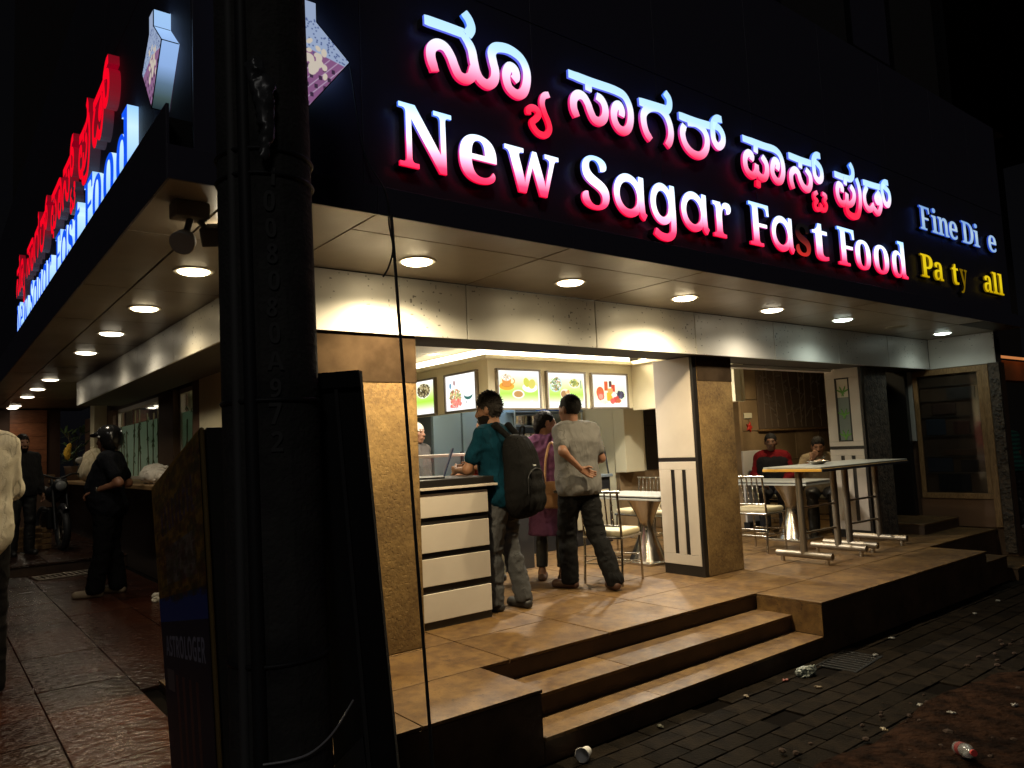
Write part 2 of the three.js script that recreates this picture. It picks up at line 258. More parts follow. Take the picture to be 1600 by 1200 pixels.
// columns: tan stone in front, white laminate with black lines on the left side
function column(x0, x1, z0, z1, left, front) {
  const c = new THREE.Group(); c.name = 'column'; B.add(c);
  mesh('column_core', box(x0 + 0.02, x1 - 0.02, PF, 2.53, z0, z1 - 0.02), std(0.1, 0.08, 0.06), c);
  const ys = front === M.stone && !left ? [PF + 0.002, 2.532] : [PF + 0.002, 2.532];
  mesh('stone_face', rbox(x0 + (left ? 0.06 : 0), x1, ys[0], ys[1], z1 - 0.035, z1, 0.006), front, c);
  mesh('stone_face', rbox(x1 - 0.03, x1 - 0.0005, ys[0], ys[1], z0, z1 - 0.037, 0.004), front, c);
  mesh('top_shade_band', rbox(x0 + (left ? 0.061 : 0.001), x1 + 0.001, left ? 2.29 : 2.2, 2.531, z1 + 0.0005, z1 + 0.004, 0.001), front === M.stone ? M.topShade : M.darkStone, c);  // dark band paints the shade under the beam onto the column top
  if (left) {
    mesh('black_trim', box(x0 - 0.002, x0 + 0.058, PF + 0.001, 2.531, z1 - 0.034, z1 - 0.004), M.blackLam, c);
    mesh('black_trim', box(x0 - 0.001, x0 + 0.02, PF + 0.001, 0.49, z0, z1 - 0.036), M.blackLam, c);
    mesh('black_trim', box(x0 - 0.001, x0 + 0.02, 1.502, 1.54, z0, z1 - 0.036), M.blackLam, c);
    const lw = z1 - 0.036 - z0, zc = z0 + lw / 2;
    if (left === 1) mesh('white_panel', rbox(x0 - 0.004, x0 + 0.019, 1.542, 2.53, z0, z1 - 0.037, 0.003), M.whiteLam, c);
    else { // a niche with green leaves behind glass
      for (const [a, b, p, q] of [[1.542, 1.6, z0, z1 - 0.037], [2.41, 2.53, z0, z1 - 0.037], [1.602, 2.408, z0, zc - 0.095], [1.602, 2.408, zc + 0.095, z1 - 0.037]]) mesh('white_panel', rbox(x0 - 0.004, x0 + 0.019, a, b, p, q, 0.002), M.whiteLam, c);
      for (const [a, b, p, q] of [[1.6, 1.615, zc - 0.094, zc + 0.094], [2.395, 2.41, zc - 0.094, zc + 0.094], [1.616, 2.394, zc - 0.094, zc - 0.078], [1.616, 2.394, zc + 0.078, zc + 0.094]]) mesh('niche_frame', box(x0 - 0.006, x0 + 0.018, a, b, p, q), M.blackLam, c);
      mesh('niche_back', box(x0 + 0.012, x0 + 0.019, 1.616, 2.16, zc - 0.077, zc + 0.077), std(0.16, 0.19, 0.17), c); mesh('niche_back', box(x0 + 0.012, x0 + 0.019, 2.162, 2.394, zc - 0.077, zc + 0.077), std(0.55, 0.5, 0.4), c);
      for (const y of [1.66, 1.93, 2.22]) for (let k = 0; k < 4; k++) { const g = new THREE.SphereGeometry(1, 6, 4).scale(0.003, 0.075, 0.012).rotateX(-1.1 + k * 0.75).translate(x0 + 0.006, y + 0.02, zc + (k - 1.5) * 0.025); mesh('niche_leaf', g, std(0.12, 0.3, 0.05), c); }
    }
    const st = [zc - 0.085, zc + 0.055];
    for (const [p, q] of [[z0, st[0]], [st[0] + 0.05, st[1]], [st[1] + 0.05, z1 - 0.037]]) mesh('white_panel', rbox(x0 - 0.004, x0 + 0.019, 0.592, 1.42, p, q, 0.002), M.whiteLam, c);
    mesh('white_panel', rbox(x0 - 0.004, x0 + 0.019, 1.422, 1.5, z0, z1 - 0.037, 0.002), M.whiteLam, c); mesh('white_panel', rbox(x0 - 0.004, x0 + 0.019, 0.492, 0.59, z0, z1 - 0.037, 0.002), M.whiteLam, c);
    for (const p of st) mesh('black_stripe', box(x0 + 0.002, x0 + 0.018, 0.593, 1.419, p + 0.001, p + 0.049), M.blackLam, c);
  }
  return c;
}
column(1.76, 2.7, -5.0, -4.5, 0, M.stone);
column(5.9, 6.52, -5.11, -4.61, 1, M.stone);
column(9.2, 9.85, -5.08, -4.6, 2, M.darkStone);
{ // interior walls, ceiling and bulkhead
  const W = (name, m, ...b) => mesh(name, box(...b), m, B);
  W('interior_ceiling', M.ceiling, 2.3, 12.3, 2.97, 3.02, -17.5, -4.955);
  W('interior_wall', M.cream, 2.72, 2.8, PF, 2.969, -8.35, -5.0);
  W('interior_wall', M.cream, 2.66, 4.05, PF, 2.969, -8.45, -8.352);
  W('interior_wall', M.cream, 4.0, 4.06, PF, 2.969, -17.4, -8.452);
  W('interior_wall', std(0.2, 0.22, 0.24), 4.062, 8.5, PF, 2.969, -9.7, -9.6);
  W('interior_wall', M.cream, 8.3, 8.36, PF, 2.969, -9.598, -8.06);
  W('interior_wall', M.cream, 8.3, 9.46, 1.265, 2.969, -8.055, -7.98);
  W('wall_dado', M.wallStone, 8.3, 9.46, PF, 1.263, -8.055, -7.975);
  W('interior_wall', M.wallStone, 9.46, 9.52, PF, 2.969, -8.055, -6.6);
  W('interior_wall', std(0.14, 0.1, 0.06), 9.522, 12.3, PF, 2.969, -6.78, -6.66);
  W('interior_wall', std(0.2, 0.14, 0.09), 12.3, 12.4, PF, 2.969, -6.78, -5.2);
  const sw = mesh('stone_wall', box(9.522, 12.298, PF, 2.968, -6.658, -6.63), std(0.06, 0.045, 0.03), B);
  for (let r = 0; r < 5; r++) for (let i = 0; i < 4; i++) { const y0 = PF + r * 0.47, x0 = 9.53 + i * 0.7 - (r % 2) * 0.2; if (Math.max(9.53, x0) > 12.2) continue; mesh('stone_slab', rbox(Math.max(9.53, x0), Math.min(12.29, x0 + 0.694), y0 + 0.004, y0 + 0.464, -6.629, -6.6, 0.005), rnd() < 0.5 ? M.wallStone : tint(M.wallStone, 0.85), sw); }
  const mu = mesh('wall_mural', rbox(9.93, 11.85, 1.82, 2.74, -6.598, -6.575, 0.004), M.mural, B);
  mesh('mural_ledge', rbox(9.9, 11.88, 1.79, 1.818, -6.598, -6.56, 0.003), M.frameWood, mu);
  for (let i = 0; i < 9; i++) { const x = 10.05 + i * 0.2 + rr(-0.05, 0.05); mesh('mural_stalk', bar([x, 1.84, -6.572], [x + rr(-0.1, 0.1), 2.72, -6.572], 0.008, 6), std(0.16, 0.118, 0.085, { roughness: 0.3 }), mu); for (let k = 0; k < 5; k++) mesh('mural_leaf', new THREE.SphereGeometry(1, 6, 4).scale(0.08, 0.016, 0.004).rotateZ(rr(-1, 1)).translate(x + rr(-0.09, 0.09), rr(1.95, 2.65), -6.572), std(0.16, 0.118, 0.085, { roughness: 0.3 }), mu); }
  // dark door behind the dining corner
  const d = mesh('door', rbox(8.91, 9.34, 1.27, 2.24, -7.978, -7.95, 0.004), std(0.022, 0.018, 0.016, { roughness: 0.35 }), B);
  mesh('door_rail', rbox(8.92, 9.33, 1.95, 1.975, -7.949, -7.94, 0.002), M.darkMetal, d);
  mesh('interior_pillar', rbox(8.22, 8.62, 1.27, 2.9, -7.97, -7.75, 0.004), M.cream, B);
  // bulkhead with cove
  const b = mesh('bulkhead', merge([rbox(5.32, 7.96, 2.19, 2.83, -7.32, -7.2, 0.004), rbox(5.32, 5.44, 2.19, 2.829, -9.58, -7.322, 0.004), rbox(7.84, 7.96, 2.16, 2.831, -7.198, -5.5, 0.004)]), M.cream, B);
  mesh('cove_lip', merge([rbox(5.22, 7.84, 2.79, 2.84, -7.198, -7.1, 0.006), rbox(5.22, 5.318, 2.79, 2.839, -9.5, -7.2, 0.006), rbox(7.74, 7.838, 2.79, 2.841, -7.098, -5.5, 0.006)]), M.cream, b);
  const cove = M.glow(1, 0.88, 0.66, 5);
  mesh('cove_light_strip', box(5.25, 7.83, 2.85, 2.93, -7.215, -7.205), cove, b); mesh('cove_light_strip', box(5.305, 5.315, 2.85, 2.93, -9.4, -7.23), cove, b); mesh('cove_light_strip', box(7.845, 7.855, 2.85, 2.93, -7.0, -5.55), cove, b);
  W('interior_wall', M.cream, 8.0, 8.04, 2.16, 2.969, -7.2, -5.5);
  W('cornice', M.whiteLam, 6.54, 9.18, 2.5, 2.532, -5.1, -4.97);
}
{ // right return wall with a glazed wooden cabinet, pebbled pilaster, coursed brown wall, doorway
  const g = new THREE.Group(); g.name = 'entrance_recess'; B.add(g);
  mesh('return_wall', box(10.93, 11.08, 0, 2.533, -5.25, -3.635), std(0.1, 0.055, 0.03), g);
  mesh('lower_panel', rbox(10.905, 10.928, 0.4, 0.76, -4.75, -3.84, 0.004), std(0.16, 0.085, 0.045, { roughness: 0.5 }), g);
  const f = mesh('glass_cabinet', merge([rbox(10.88, 10.925, 2.44, 2.52, -4.72, -3.84), rbox(10.88, 10.925, 0.765, 0.84, -4.72, -3.84), rbox(10.88, 10.925, 0.842, 2.438, -4.72, -4.66), rbox(10.88, 10.925, 0.842, 2.438, -3.9, -3.84)]), M.frameWood, g);
  mesh('cabinet_jamb', rbox(10.87, 10.928, 0.41, 2.52, -3.838, -3.76, 0.005), M.frameWood, g);
  mesh('cabinet_back', box(10.922, 10.9285, 0.845, 2.435, -4.655, -3.905), M.mural, f);
  [[1.1, 0.5], [1.32, 0.35], [1.6, 0.3], [1.86, 0.25], [2.08, 0.25], [2.28, 0.3]].forEach(([y, k]) => mesh('cabinet_shelf', box(10.902, 10.9215, y, y + 0.012, -4.65, -3.91), std(0.3 * k, 0.25 * k, 0.2 * k), f));
  for (const [y0, y1, z0, z1, c] of [[0.86, 1.09, -4.5, -4.1, [0.02, 0.022, 0.03]], [1.12, 1.31, -4.62, -4.3, [0.05, 0.06, 0.09]], [1.12, 1.28, -4.2, -3.98, [0.03, 0.02, 0.02]], [1.34, 1.42, -4.4, -4.0, [0.13, 0.07, 0.04]], [1.62, 1.84, -4.6, -4.35, [0.05, 0.07, 0.1]], [1.62, 1.8, -4.25, -4.05, [0.1, 0.04, 0.025]], [1.9, 2.05, -4.5, -4.2, [0.09, 0.05, 0.035]], [2.1, 2.25, -4.3, -3.95, [0.07, 0.065, 0.06]]]) mesh('cabinet_stock', rbox(10.904, 10.921, y0, y1, z0, z1, 0.004), std(...c), f);
  mesh('cabinet_glass', box(10.891, 10.894, 0.845, 2.435, -4.655, -3.905), new THREE.MeshPhysicalMaterial({ color: C3(0.75, 0.75, 0.75), roughness: 0.06, transmission: 1, thickness: 0 }), f);
  mesh('pebble_pilaster', box(10.87, 10.928, 0.1, 2.532, -3.755, -3.63), M.darkStone, g);
  const pw = std(0.05, 0.04, 0.03), peb = [];
  for (let i = 0; i < 110; i++) peb.push(new THREE.IcosahedronGeometry(rr(0.012, 0.026), 0).scale(0.5, 1, 1).translate(10.868, rr(0.15, 2.5), rr(-3.74, -3.64)));
  mesh('pebbles', merge(peb), pw, g).userData = { kind: 'stuff' };
  mesh('brick_backing', box(9.87, 10.92, PF, 2.533, -5.26, -5.18), M.black, g);
  const bm = [M.wallStone, tint(M.wallStone, 0.7), tint(M.wallStone, 0.5)];
  for (let r = 0; r < 12; r++) for (let i = 0; i < 2; i++) { const y0 = 0.54 + r * 0.155; mesh('stone_course', rbox(10.2 + i * 0.33 - (r % 2) * 0.1 + (r % 2 && !i ? 0.1 : 0), 10.2 + (i + 1) * 0.33 - (r % 2 && !i ? 0.1 : 0) - 0.006, y0, y0 + 0.147, -5.178, -5.13 + rr(-0.012, 0.012), 0.006), bm[Math.floor(rnd() * 3)], g); }
  mesh('door_post', rbox(9.88, 10.0, PF + 0.002, 2.532, -5.178, -5.06, 0.005), M.darkStone, g); mesh('door_post', rbox(10.78, 10.87, 0.526, 2.532, -5.178, -4.78, 0.005), M.blackLam, g);
  mesh('flaking_jamb', rbox(10.872, 10.928, 1.55, 2.52, -4.85, -4.73, 0.004), std(0.4, 0.38, 0.34), g);
}
{ // left front: low dark wall, serving ledge, glazed wall behind it
  const g = new THREE.Group(); g.name = 'left_front'; B.add(g);
  mesh('low_wall', box(2.2, 2.3, 0.34, 1.43, -17, -5.0), std(0.035, 0.025, 0.02, { roughness: 0.5 }), g);
  mesh('ledge', rbox(1.86, 2.62, 1.44, 1.49, -17, -5.05, 0.008), M.frameWood, g);
  mesh('window_header', box(2.3, 2.36, 2.62, 2.934, -8.5, -5.0), std(0.1, 0.07, 0.05), g);
  mesh('window_header', box(2.6, 2.68, 2.66, 2.934, -17, -8.5), std(0.1, 0.07, 0.05), g);
  mesh('pillar', rbox(2.3, 2.68, 1.491, 2.659, -8.6, -8.35), M.brownFrame, g);
  for (const [a, b] of [[-11.02, -10.24], [-14.9, -14.2], [-17, -16.4]]) mesh('pillar', rbox(2.5, 2.68, 1.491, 2.659, a, b), M.brownFrame, g);
  mesh('pillar', rbox(2.3, 2.5, 1.491, 2.9, -15.1, -14.7), M.cream, g);
  mesh('side_wall', box(2.3, 2.36, 1.491, 2.619, -8.34, -5.0), M.cream, g);
  for (const [a, b] of [[-10.24, -8.6], [-14.2, -11.02], [-16.4, -14.9]]) {
    const w = new THREE.Group(); w.name = 'window'; g.add(w);
    const e = 0.05; mesh('frame', merge([box(2.58, 2.64, 1.492, 1.54, a, b), box(2.58, 2.64, 2.6, 2.658, a, b), box(2.58, 2.64, 1.541, 2.599, a + 0.001, a + e), box(2.58, 2.64, 1.541, 2.599, b - e, b - 0.001)]), M.whiteLam, w);
    mesh('frosted_pane', box(2.603, 2.609, 1.541, 2.36, a + e + 0.002, b - e - 0.002), M.frost, w);
    mesh('clear_pane', box(2.603, 2.609, 2.364, 2.598, a + e + 0.002, b - e - 0.002), M.glass, w);
    const n = Math.round((b - a) * 3.2);
    for (let i = 0; i < n; i++) {
      const z = a + (i + 0.5) * (b - a) / n + rr(-0.1, 0.1), l = rr(-0.12, 0.12); mesh('bamboo_print', bar([2.6, 1.545, z], [2.6, rr(2.2, 2.59), Math.min(b - 0.06, Math.max(a + 0.06, z + l))], 0.009, 6), M.bamboo, w);
      for (let k = 0; k < 4; k++) { const y = rr(1.7, 2.4); for (const s of [-1, 1, 0.3]) mesh('bamboo_leaf', new THREE.SphereGeometry(1, 6, 4).scale(0.003, 0.012, 0.055).rotateX(s * 0.7 + rr(-0.2, 0.2)).translate(2.599, y + rr(-0.02, 0.02), Math.min(b - 0.1, Math.max(a + 0.1, z + l * 0.5 + s * 0.05))), M.bambooLeaf, w); }
    }
  }
  mesh('gold_post', bar([1.75, PF, -5.3], [1.75, 2.6, -5.3], 0.022), std(0.5, 0.33, 0.12, { roughness: 0.4 }), g);
  const wp = mesh('wood_panel', box(0.6, 2.2, 0.48, 2.93, -18.1, -18.04), std(0.05, 0.02, 0.01), g);
  for (let i = 0; i < 9; i++) mesh('wood_board', rbox(1.32, 1.96, 0.49 + i * 0.271, 0.49 + (i + 1) * 0.271 - 0.006, -18.03, -18.0, 0.003), M.wood, wp);
  mesh('end_wall', box(-8, 0.6, 0.48, 2.93, -18.2, -18.05), std(0.03, 0.025, 0.022), g);
}
{ // neighbour at the right, almost dark, with an orange-lit shop front
  const n = thing('neighbour_building', 'dark neighbouring shop front with an orange lit strip, right of the restaurant', 'building');
  mesh('wall', box(13.4, 24, 0, 9, -7.6, -7.4), std(0.05, 0.04, 0.035), n);
  mesh('party_wall', box(11.1, 11.25, 0, 9, -5.15, -4.0), std(0.006, 0.0055, 0.006), n);
  mesh('awning', rbox(12.4, 19, 2.42, 2.74, -4.6, -4.4), std(0.3, 0.12, 0.05), n);
  mesh('awning_light', box(12.6, 18, 2.76, 2.79, -4.36, -4.3), M.glow(1, 0.35, 0.1, 0.5), n);
  mesh('doorway', rbox(14.2, 14.6, 0.06, 2.4, -5.2, -5.0), std(0.3, 0.12, 0.05), n);
  mesh('roof', box(11.1, 24, 8.98, 9.2, -13, -3.6), M.black, n);
}
// ---------------------------------------------------------------- lit signs
const font = await new FontLoader().loadAsync('fonts/droid/droid_serif_bold.typeface.json');
const ramp = (stops) => { const t = tex(4, 128, (u, v) => { let i = 0; while (i < stops.length - 2 && v > stops[i + 1][0]) i++; const [a, ca] = stops[i], [b, cb] = stops[i + 1], k = Math.max(0, Math.min(1, (v - a) / (b - a))); return mix3(ca, cb, k); }); t.wrapS = t.wrapT = THREE.ClampToEdgeWrapping; return t; };
const lampMat = (map, k, col = [1, 1, 1]) => new THREE.MeshStandardMaterial({ color: C3(0.08, 0.07, 0.07), emissive: C3(...col), emissiveMap: map, emissiveIntensity: k, roughness: 0.5 });
const gradEng = ramp([[0, [0.95, 0.02, 0.07]], [0.1, [1, 0.05, 0.15]], [0.28, [1, 0.4, 0.62]], [0.45, [1, 0.88, 0.98]], [0.74, [0.72, 0.86, 1]], [1, [0.36, 0.66, 1]]]);
const gradKan = ramp([[0, [0.95, 0.02, 0.06]], [0.1, [1, 0.05, 0.13]], [0.22, [1, 0.26, 0.46]], [0.4, [1, 0.68, 0.9]], [0.54, [0.85, 0.86, 1]], [0.7, [0.5, 0.77, 1]], [1, [0.42, 0.7, 1]]]);
const sideRamp = ramp([[0, [0.9, 0.0, 0.03]], [0.35, [0.8, 0.02, 0.2]], [0.6, [0.12, 0.12, 0.8]], [1, [0.05, 0.2, 1]]]);
const S = { eng: [lampMat(gradEng, 1.6), lampMat(sideRamp, 1.0)], kan: [lampMat(gradKan, 1.2), lampMat(sideRamp, 1.0)] };
S.dead = [lampMat(ramp([[0, [0.7, 0.02, 0.02]], [0.12, [0.45, 0.03, 0.02]], [0.38, [0.1, 0.01, 0.01]], [0.6, [0.004, 0.003, 0.003]], [1, [0.003, 0.003, 0.003]]]), 1.0), M.darkMetal];
const flat = ramp([[0, [1, 1, 1]], [1, [1, 1, 1]]]);
S.blue = [lampMat(ramp([[0, [0.35, 0.6, 1]], [0.5, [0.6, 0.82, 1]], [1, [0.25, 0.5, 1]]]), 0.75), lampMat(flat, 0.5, [0.03, 0.12, 1])];
S.yellow = [lampMat(ramp([[0, [0.7, 0.45, 0]], [0.4, [1, 0.75, 0.01]], [1, [1, 0.7, 0.01]]]), 0.8), lampMat(flat, 0.15, [1, 0.6, 0])];
S.dimYellow = [lampMat(flat, 0.16, [1, 0.6, 0]), M.darkMetal];
S.ret = std(0.014, 0.012, 0.015, { roughness: 0.35 });
S.sideBlue = [lampMat(flat, 0.9, [0.005, 0.1, 1]), lampMat(ramp([[0, [0.1, 0.3, 0.9]], [0.25, [0.34, 0.6, 1]], [0.7, [0.55, 0.8, 1]], [1, [0.3, 0.58, 1]]]), 1.15)];
S.sideRed = [lampMat(flat, 0.95, [1, 0, 0.015]), lampMat(ramp([[0, [0.05, 0.03, 0.05]], [0.25, [0.1, 0.04, 0.07]], [0.45, [0.6, 0.01, 0.03]], [0.8, [0.8, 0.0, 0.03]], [1, [0.5, 0, 0.02]]]), 0.3)];
function setV(g, y0, y1) { const p = g.attributes.position, u = new Float32Array(p.count * 2); for (let i = 0; i < p.count; i++) { u[2 * i] = 0.5; u[2 * i + 1] = Math.max(0.01, Math.min(0.99, (p.getY(i) - y0) / (y1 - y0))); } g.setAttribute('uv', new THREE.BufferAttribute(u, 2)); return g; }
function letter(ch, x0, x1, cap, depth, v0, v1) { // one letter stretched to the width it has on the wall
  const g = new TextGeometry(ch, { font, size: cap / 0.714 * 1, depth, curveSegments: 6, bevelEnabled: false });
  g.computeBoundingBox(); const b = g.boundingBox, hRef = new TextGeometry('N', { font, size: cap / 0.714, depth: 0.01, curveSegments: 2 }); hRef.computeBoundingBox();
  const sy = cap / hRef.boundingBox.max.y, xh = 'eowarngsy'.includes(ch) ? 1.04 : 1;
  g.translate(-b.min.x, 0, 0).scale((x1 - x0) / (b.max.x - b.min.x), sy * xh, 1).translate(x0, 0, 0); g.computeVertexNormals(); return setV(g, v0, v1);
}
function ribbon(pts, w, t, v0, v1) { // a brush stroke with thickness: front face, two walls, two ends
  const c = [], P = []; for (let i = 0; i < pts.length; i += 2) c.push(V(pts[i], pts[i + 1], 0));
  const n = c.length === 2 ? 4 : c.length * 4, cv = new THREE.CatmullRomCurve3(c, false, 'centripetal'), F = [[], []];
  const pos = [[], []], tri = (k, a, b, d) => pos[k].push(...a, ...b, ...d), quad = (k, a, b, d, e) => { tri(k, a, b, d); tri(k, a, d, e); };
  const L = [], R = [];
  for (let i = 0; i <= n; i++) { const p = cv.getPoint(i / n), d = cv.getTangent(i / n), e = Math.min(i, n - i) / n, k = w / 2 * (e < 0.03 ? 0.9 : 1); L.push([p.x - d.y * k, p.y + d.x * k]); R.push([p.x + d.y * k, p.y - d.x * k]); }
  const f = (q) => [q[0], q[1], t], b = (q) => [q[0], q[1], 0];
  for (let i = 0; i < n; i++) { quad(0, f(R[i]), f(R[i + 1]), f(L[i + 1]), f(L[i])); quad(1, b(R[i]), b(R[i + 1]), f(R[i + 1]), f(R[i])); quad(1, f(L[i]), f(L[i + 1]), b(L[i + 1]), b(L[i])); }
  quad(1, b(L[0]), b(R[0]), f(R[0]), f(L[0])); quad(1, f(L[n]), f(R[n]), b(R[n]), b(L[n]));
  const mk = (a) => { const g = new THREE.BufferGeometry(); g.setAttribute('position', new THREE.Float32BufferAttribute(a, 3)); g.computeVertexNormals(); return setV(g, v0, v1); };
  return pos.map(mk);
}
function glyph(strokes, w, t, v0, v1) {
  const fr = [], sd = []; strokes.forEach((s, i) => { const [a, b] = ribbon(s, w, t + i * 0.0012, v0, v1); fr.push(a); sd.push(b); });
  return mergeGeometries([mergeGeometries(fr), mergeGeometries(sd)], true);
}
const KAN = [
['nyu',[[0.254,0.876,0.412,0.879,0.532,0.879],[0.528,1.009,0.564,0.972,0.576,0.928,0.546,0.875],[0.52,0.867,0.569,0.801,0.584,0.727,0.599,0.669,0.629,0.627,0.68,0.612,0.727,0.65,0.74,0.709,0.726,0.769,0.719,0.819,0.742,0.856,0.795,0.877,0.868,0.881,0.947,0.851,0.984,0.788,0.981,0.704,0.949,0.634,0.903,0.611,0.844,0.634,0.823,0.685,0.827,0.734,0.857,0.774,0.892,0.765,0.899,0.722,0.878,0.696],[0.58,0.687,0.561,0.627,0.519,0.601,0.475,0.61,0.446,0.656,0.422,0.71,0.385,0.752,0.338,0.756,0.294,0.72,0.286,0.669,0.312,0.587]]],
['nyus',[[1.166,0.681,1.122,0.66,1.103,0.613,1.12,0.551,1.148,0.499,1.156,0.451,1.121,0.406,1.063,0.405,1.024,0.436,1.015,0.463,1.054,0.501,1.073,0.531,1.052,0.558,1.011,0.556,0.987,0.534,0.992,0.509]]],
['saa',[[1.343,0.872,1.542,0.87,1.798,0.873,1.869,0.856,1.914,0.791,1.919,0.711,1.896,0.641,1.853,0.603,1.798,0.606,1.758,0.648,1.752,0.71,1.778,0.764,1.812,0.777,1.832,0.746,1.826,0.701],[1.522,0.857,1.518,0.798],[1.4,0.592,1.374,0.645,1.378,0.707,1.416,0.747,1.466,0.749,1.504,0.709,1.526,0.661,1.559,0.615,1.611,0.611,1.656,0.651,1.667,0.72,1.639,0.768,1.589,0.784]]],
['ga',[[2.017,0.858,2.214,0.868,2.319,0.873],[2.303,1.001,2.346,0.961,2.343,0.9,2.291,0.845],[2.117,0.599,2.074,0.643,2.051,0.711,2.057,0.778,2.121,0.836,2.225,0.858,2.296,0.829,2.334,0.771,2.344,0.706,2.328,0.643,2.292,0.593]]],
['ra',[[2.451,0.863,2.66,0.863,2.839,0.873],[2.509,0.804,2.48,0.746,2.487,0.687,2.524,0.635,2.6,0.6,2.687,0.608,2.755,0.673,2.772,0.761,2.737,0.819,2.645,0.848,2.544,0.83],[2.976,0.957,2.911,0.95,2.859,0.897,2.849,0.832,2.858,0.762,2.907,0.724,2.969,0.769,2.976,0.834,2.931,0.878,2.855,0.887]]],
['phaa',[[3.243,0.871,3.532,0.87,3.713,0.871,3.776,0.84,3.808,0.768,3.801,0.678,3.753,0.608,3.694,0.604,3.643,0.657,3.652,0.726,3.692,0.778,3.735,0.763,3.715,0.7],[3.422,0.85,3.413,0.784],[3.341,0.705,3.355,0.746,3.314,0.761,3.263,0.722,3.254,0.645,3.286,0.596,3.353,0.579,3.403,0.629,3.414,0.687],[3.403,0.629,3.449,0.59,3.512,0.588,3.551,0.639,3.553,0.716,3.496,0.771],[3.42,0.547,3.413,0.494]]],
['st',[[3.908,0.868,4.11,0.865,4.294,0.87],[4.091,0.856,4.082,0.789],[3.946,0.577,3.92,0.642,3.93,0.713,3.988,0.755,4.039,0.74,4.066,0.68,4.112,0.628,4.183,0.614,4.232,0.671,4.231,0.752,4.169,0.796],[4.432,0.969,4.365,0.965,4.31,0.912,4.307,0.829,4.319,0.759,4.377,0.729,4.43,0.77,4.424,0.852,4.328,0.906]]],
['sts',[[4.341,0.619,4.29,0.589,4.293,0.549,4.329,0.54,4.286,0.502,4.299,0.463,4.376,0.473,4.391,0.512,4.397,0.476,4.452,0.473,4.485,0.525,4.451,0.556,4.486,0.603,4.427,0.624]]],
['phu',[[4.668,0.853,4.819,0.851,4.976,0.859],[4.97,1.011,5.014,0.96,5.007,0.893,4.943,0.847],[4.86,0.853,4.849,0.781],[4.778,0.698,4.782,0.747,4.724,0.763,4.69,0.703,4.703,0.631,4.756,0.587,4.842,0.612,4.867,0.703],[4.842,0.612,4.902,0.599,4.985,0.659,4.998,0.737,4.943,0.787],[4.85,0.597,4.849,0.527,4.926,0.495,5.035,0.512,5.092,0.6,5.114,0.725,5.098,0.822,5.065,0.882]]],
['d',[[5.204,0.875,5.429,0.881,5.616,0.893],[5.276,0.844,5.21,0.753,5.221,0.655,5.297,0.617,5.393,0.682],[5.376,0.647,5.46,0.607,5.531,0.685,5.536,0.777,5.478,0.835],[5.532,0.754,5.463,0.717,5.432,0.748,5.477,0.795,5.541,0.801],[5.723,0.961,5.646,0.953,5.58,0.888,5.589,0.809,5.622,0.735,5.68,0.727,5.727,0.787,5.718,0.867,5.596,0.914]]],
];
const ENG = [['N', 0.069, 0.409], ['e', 0.457, 0.721], ['w', 0.785, 1.216], ['S', 1.41, 1.661], ['a', 1.71, 2.017], ['g', 2.076, 2.346], ['a', 2.411, 2.714], ['r', 2.784, 3.013], ['F', 3.256, 3.534], ['a', 3.568, 3.881], ['s', 3.917, 4.152], ['t', 4.193, 4.449], ['F', 4.63, 4.933], ['o', 4.939, 5.233], ['o', 5.297, 5.601], ['d', 5.672, 6.001]];
function kannada(root, mats, t, ret) { for (const [n, s] of KAN) { const w = n === 'nyus' || n === 'sts' ? 0.042 : 0.062, m = mesh('sign_letter', glyph(s, w, ret ? 0.018 : t, 0.53, 0.99), mats, root); if (ret) { m.position.z = t - 0.018; const k = mesh('letter_return', glyph(s, w - 0.004, t - 0.02, 0.57, 1), ret, m); k.position.z = 0.018 - t; } } }
function english(root, mats, t, dead) { for (const [c, a, b] of ENG) if (c === 'a' || c === 'g') { const st = oneStorey(c, a, b), v0 = c === 'g' ? -0.1 : 0, m = mesh('sign_letter', glyph(st, 0.056, dead ? 0.016 : t, v0, 0.37), mats, root); if (dead) { m.position.z = t - 0.016; mesh('letter_return', glyph(st, 0.052, t - 0.018, v0, 0.37), dead, m).position.z = 0.016 - t; } } else lit(root, c, a, b, 0.355, t, c === 'g' ? -0.1 : 0, 0.37, dead && c === 's' ? S.dead : mats, dead); }
const loop = (cx, cy, rx, ry) => { const o = []; for (let i = 0; i <= 16; i++) { const a = -0.6 - i / 16 * 6.283; o.push(cx + Math.cos(a) * rx, cy + Math.sin(a) * ry); } return o; };
function oneStorey(c, a, b) { const s = b - 0.036, m = (a + s) / 2, r = (s - a) / 2 - 0.02, bowl = loop(m + 0.004, 0.148, r, 0.124); return c === 'a' ? [bowl, [s, 0.298, s - 0.004, 0.2, s - 0.002, 0.09, s + 0.008, 0.03, s + 0.034, 0.012]] : [bowl, [s, 0.298, s, 0.15, s, 0.02, s - 0.012, -0.055, s - 0.06, -0.09, m - 0.03, -0.088, a + 0.03, -0.06]]; }
function lit(root, c, a, b, cap, t, v0, v1, mats, ret) { const m = mesh('sign_letter', letter(c, a, b, cap, ret ? 0.016 : t, v0, v1), mats, root); if (ret) { m.position.z = t - 0.016; const k = mesh('letter_return', letter(c, a + 0.002, b - 0.002, cap, t - 0.018, v0, v1), ret, m); k.position.z = 0.016 - t; } }
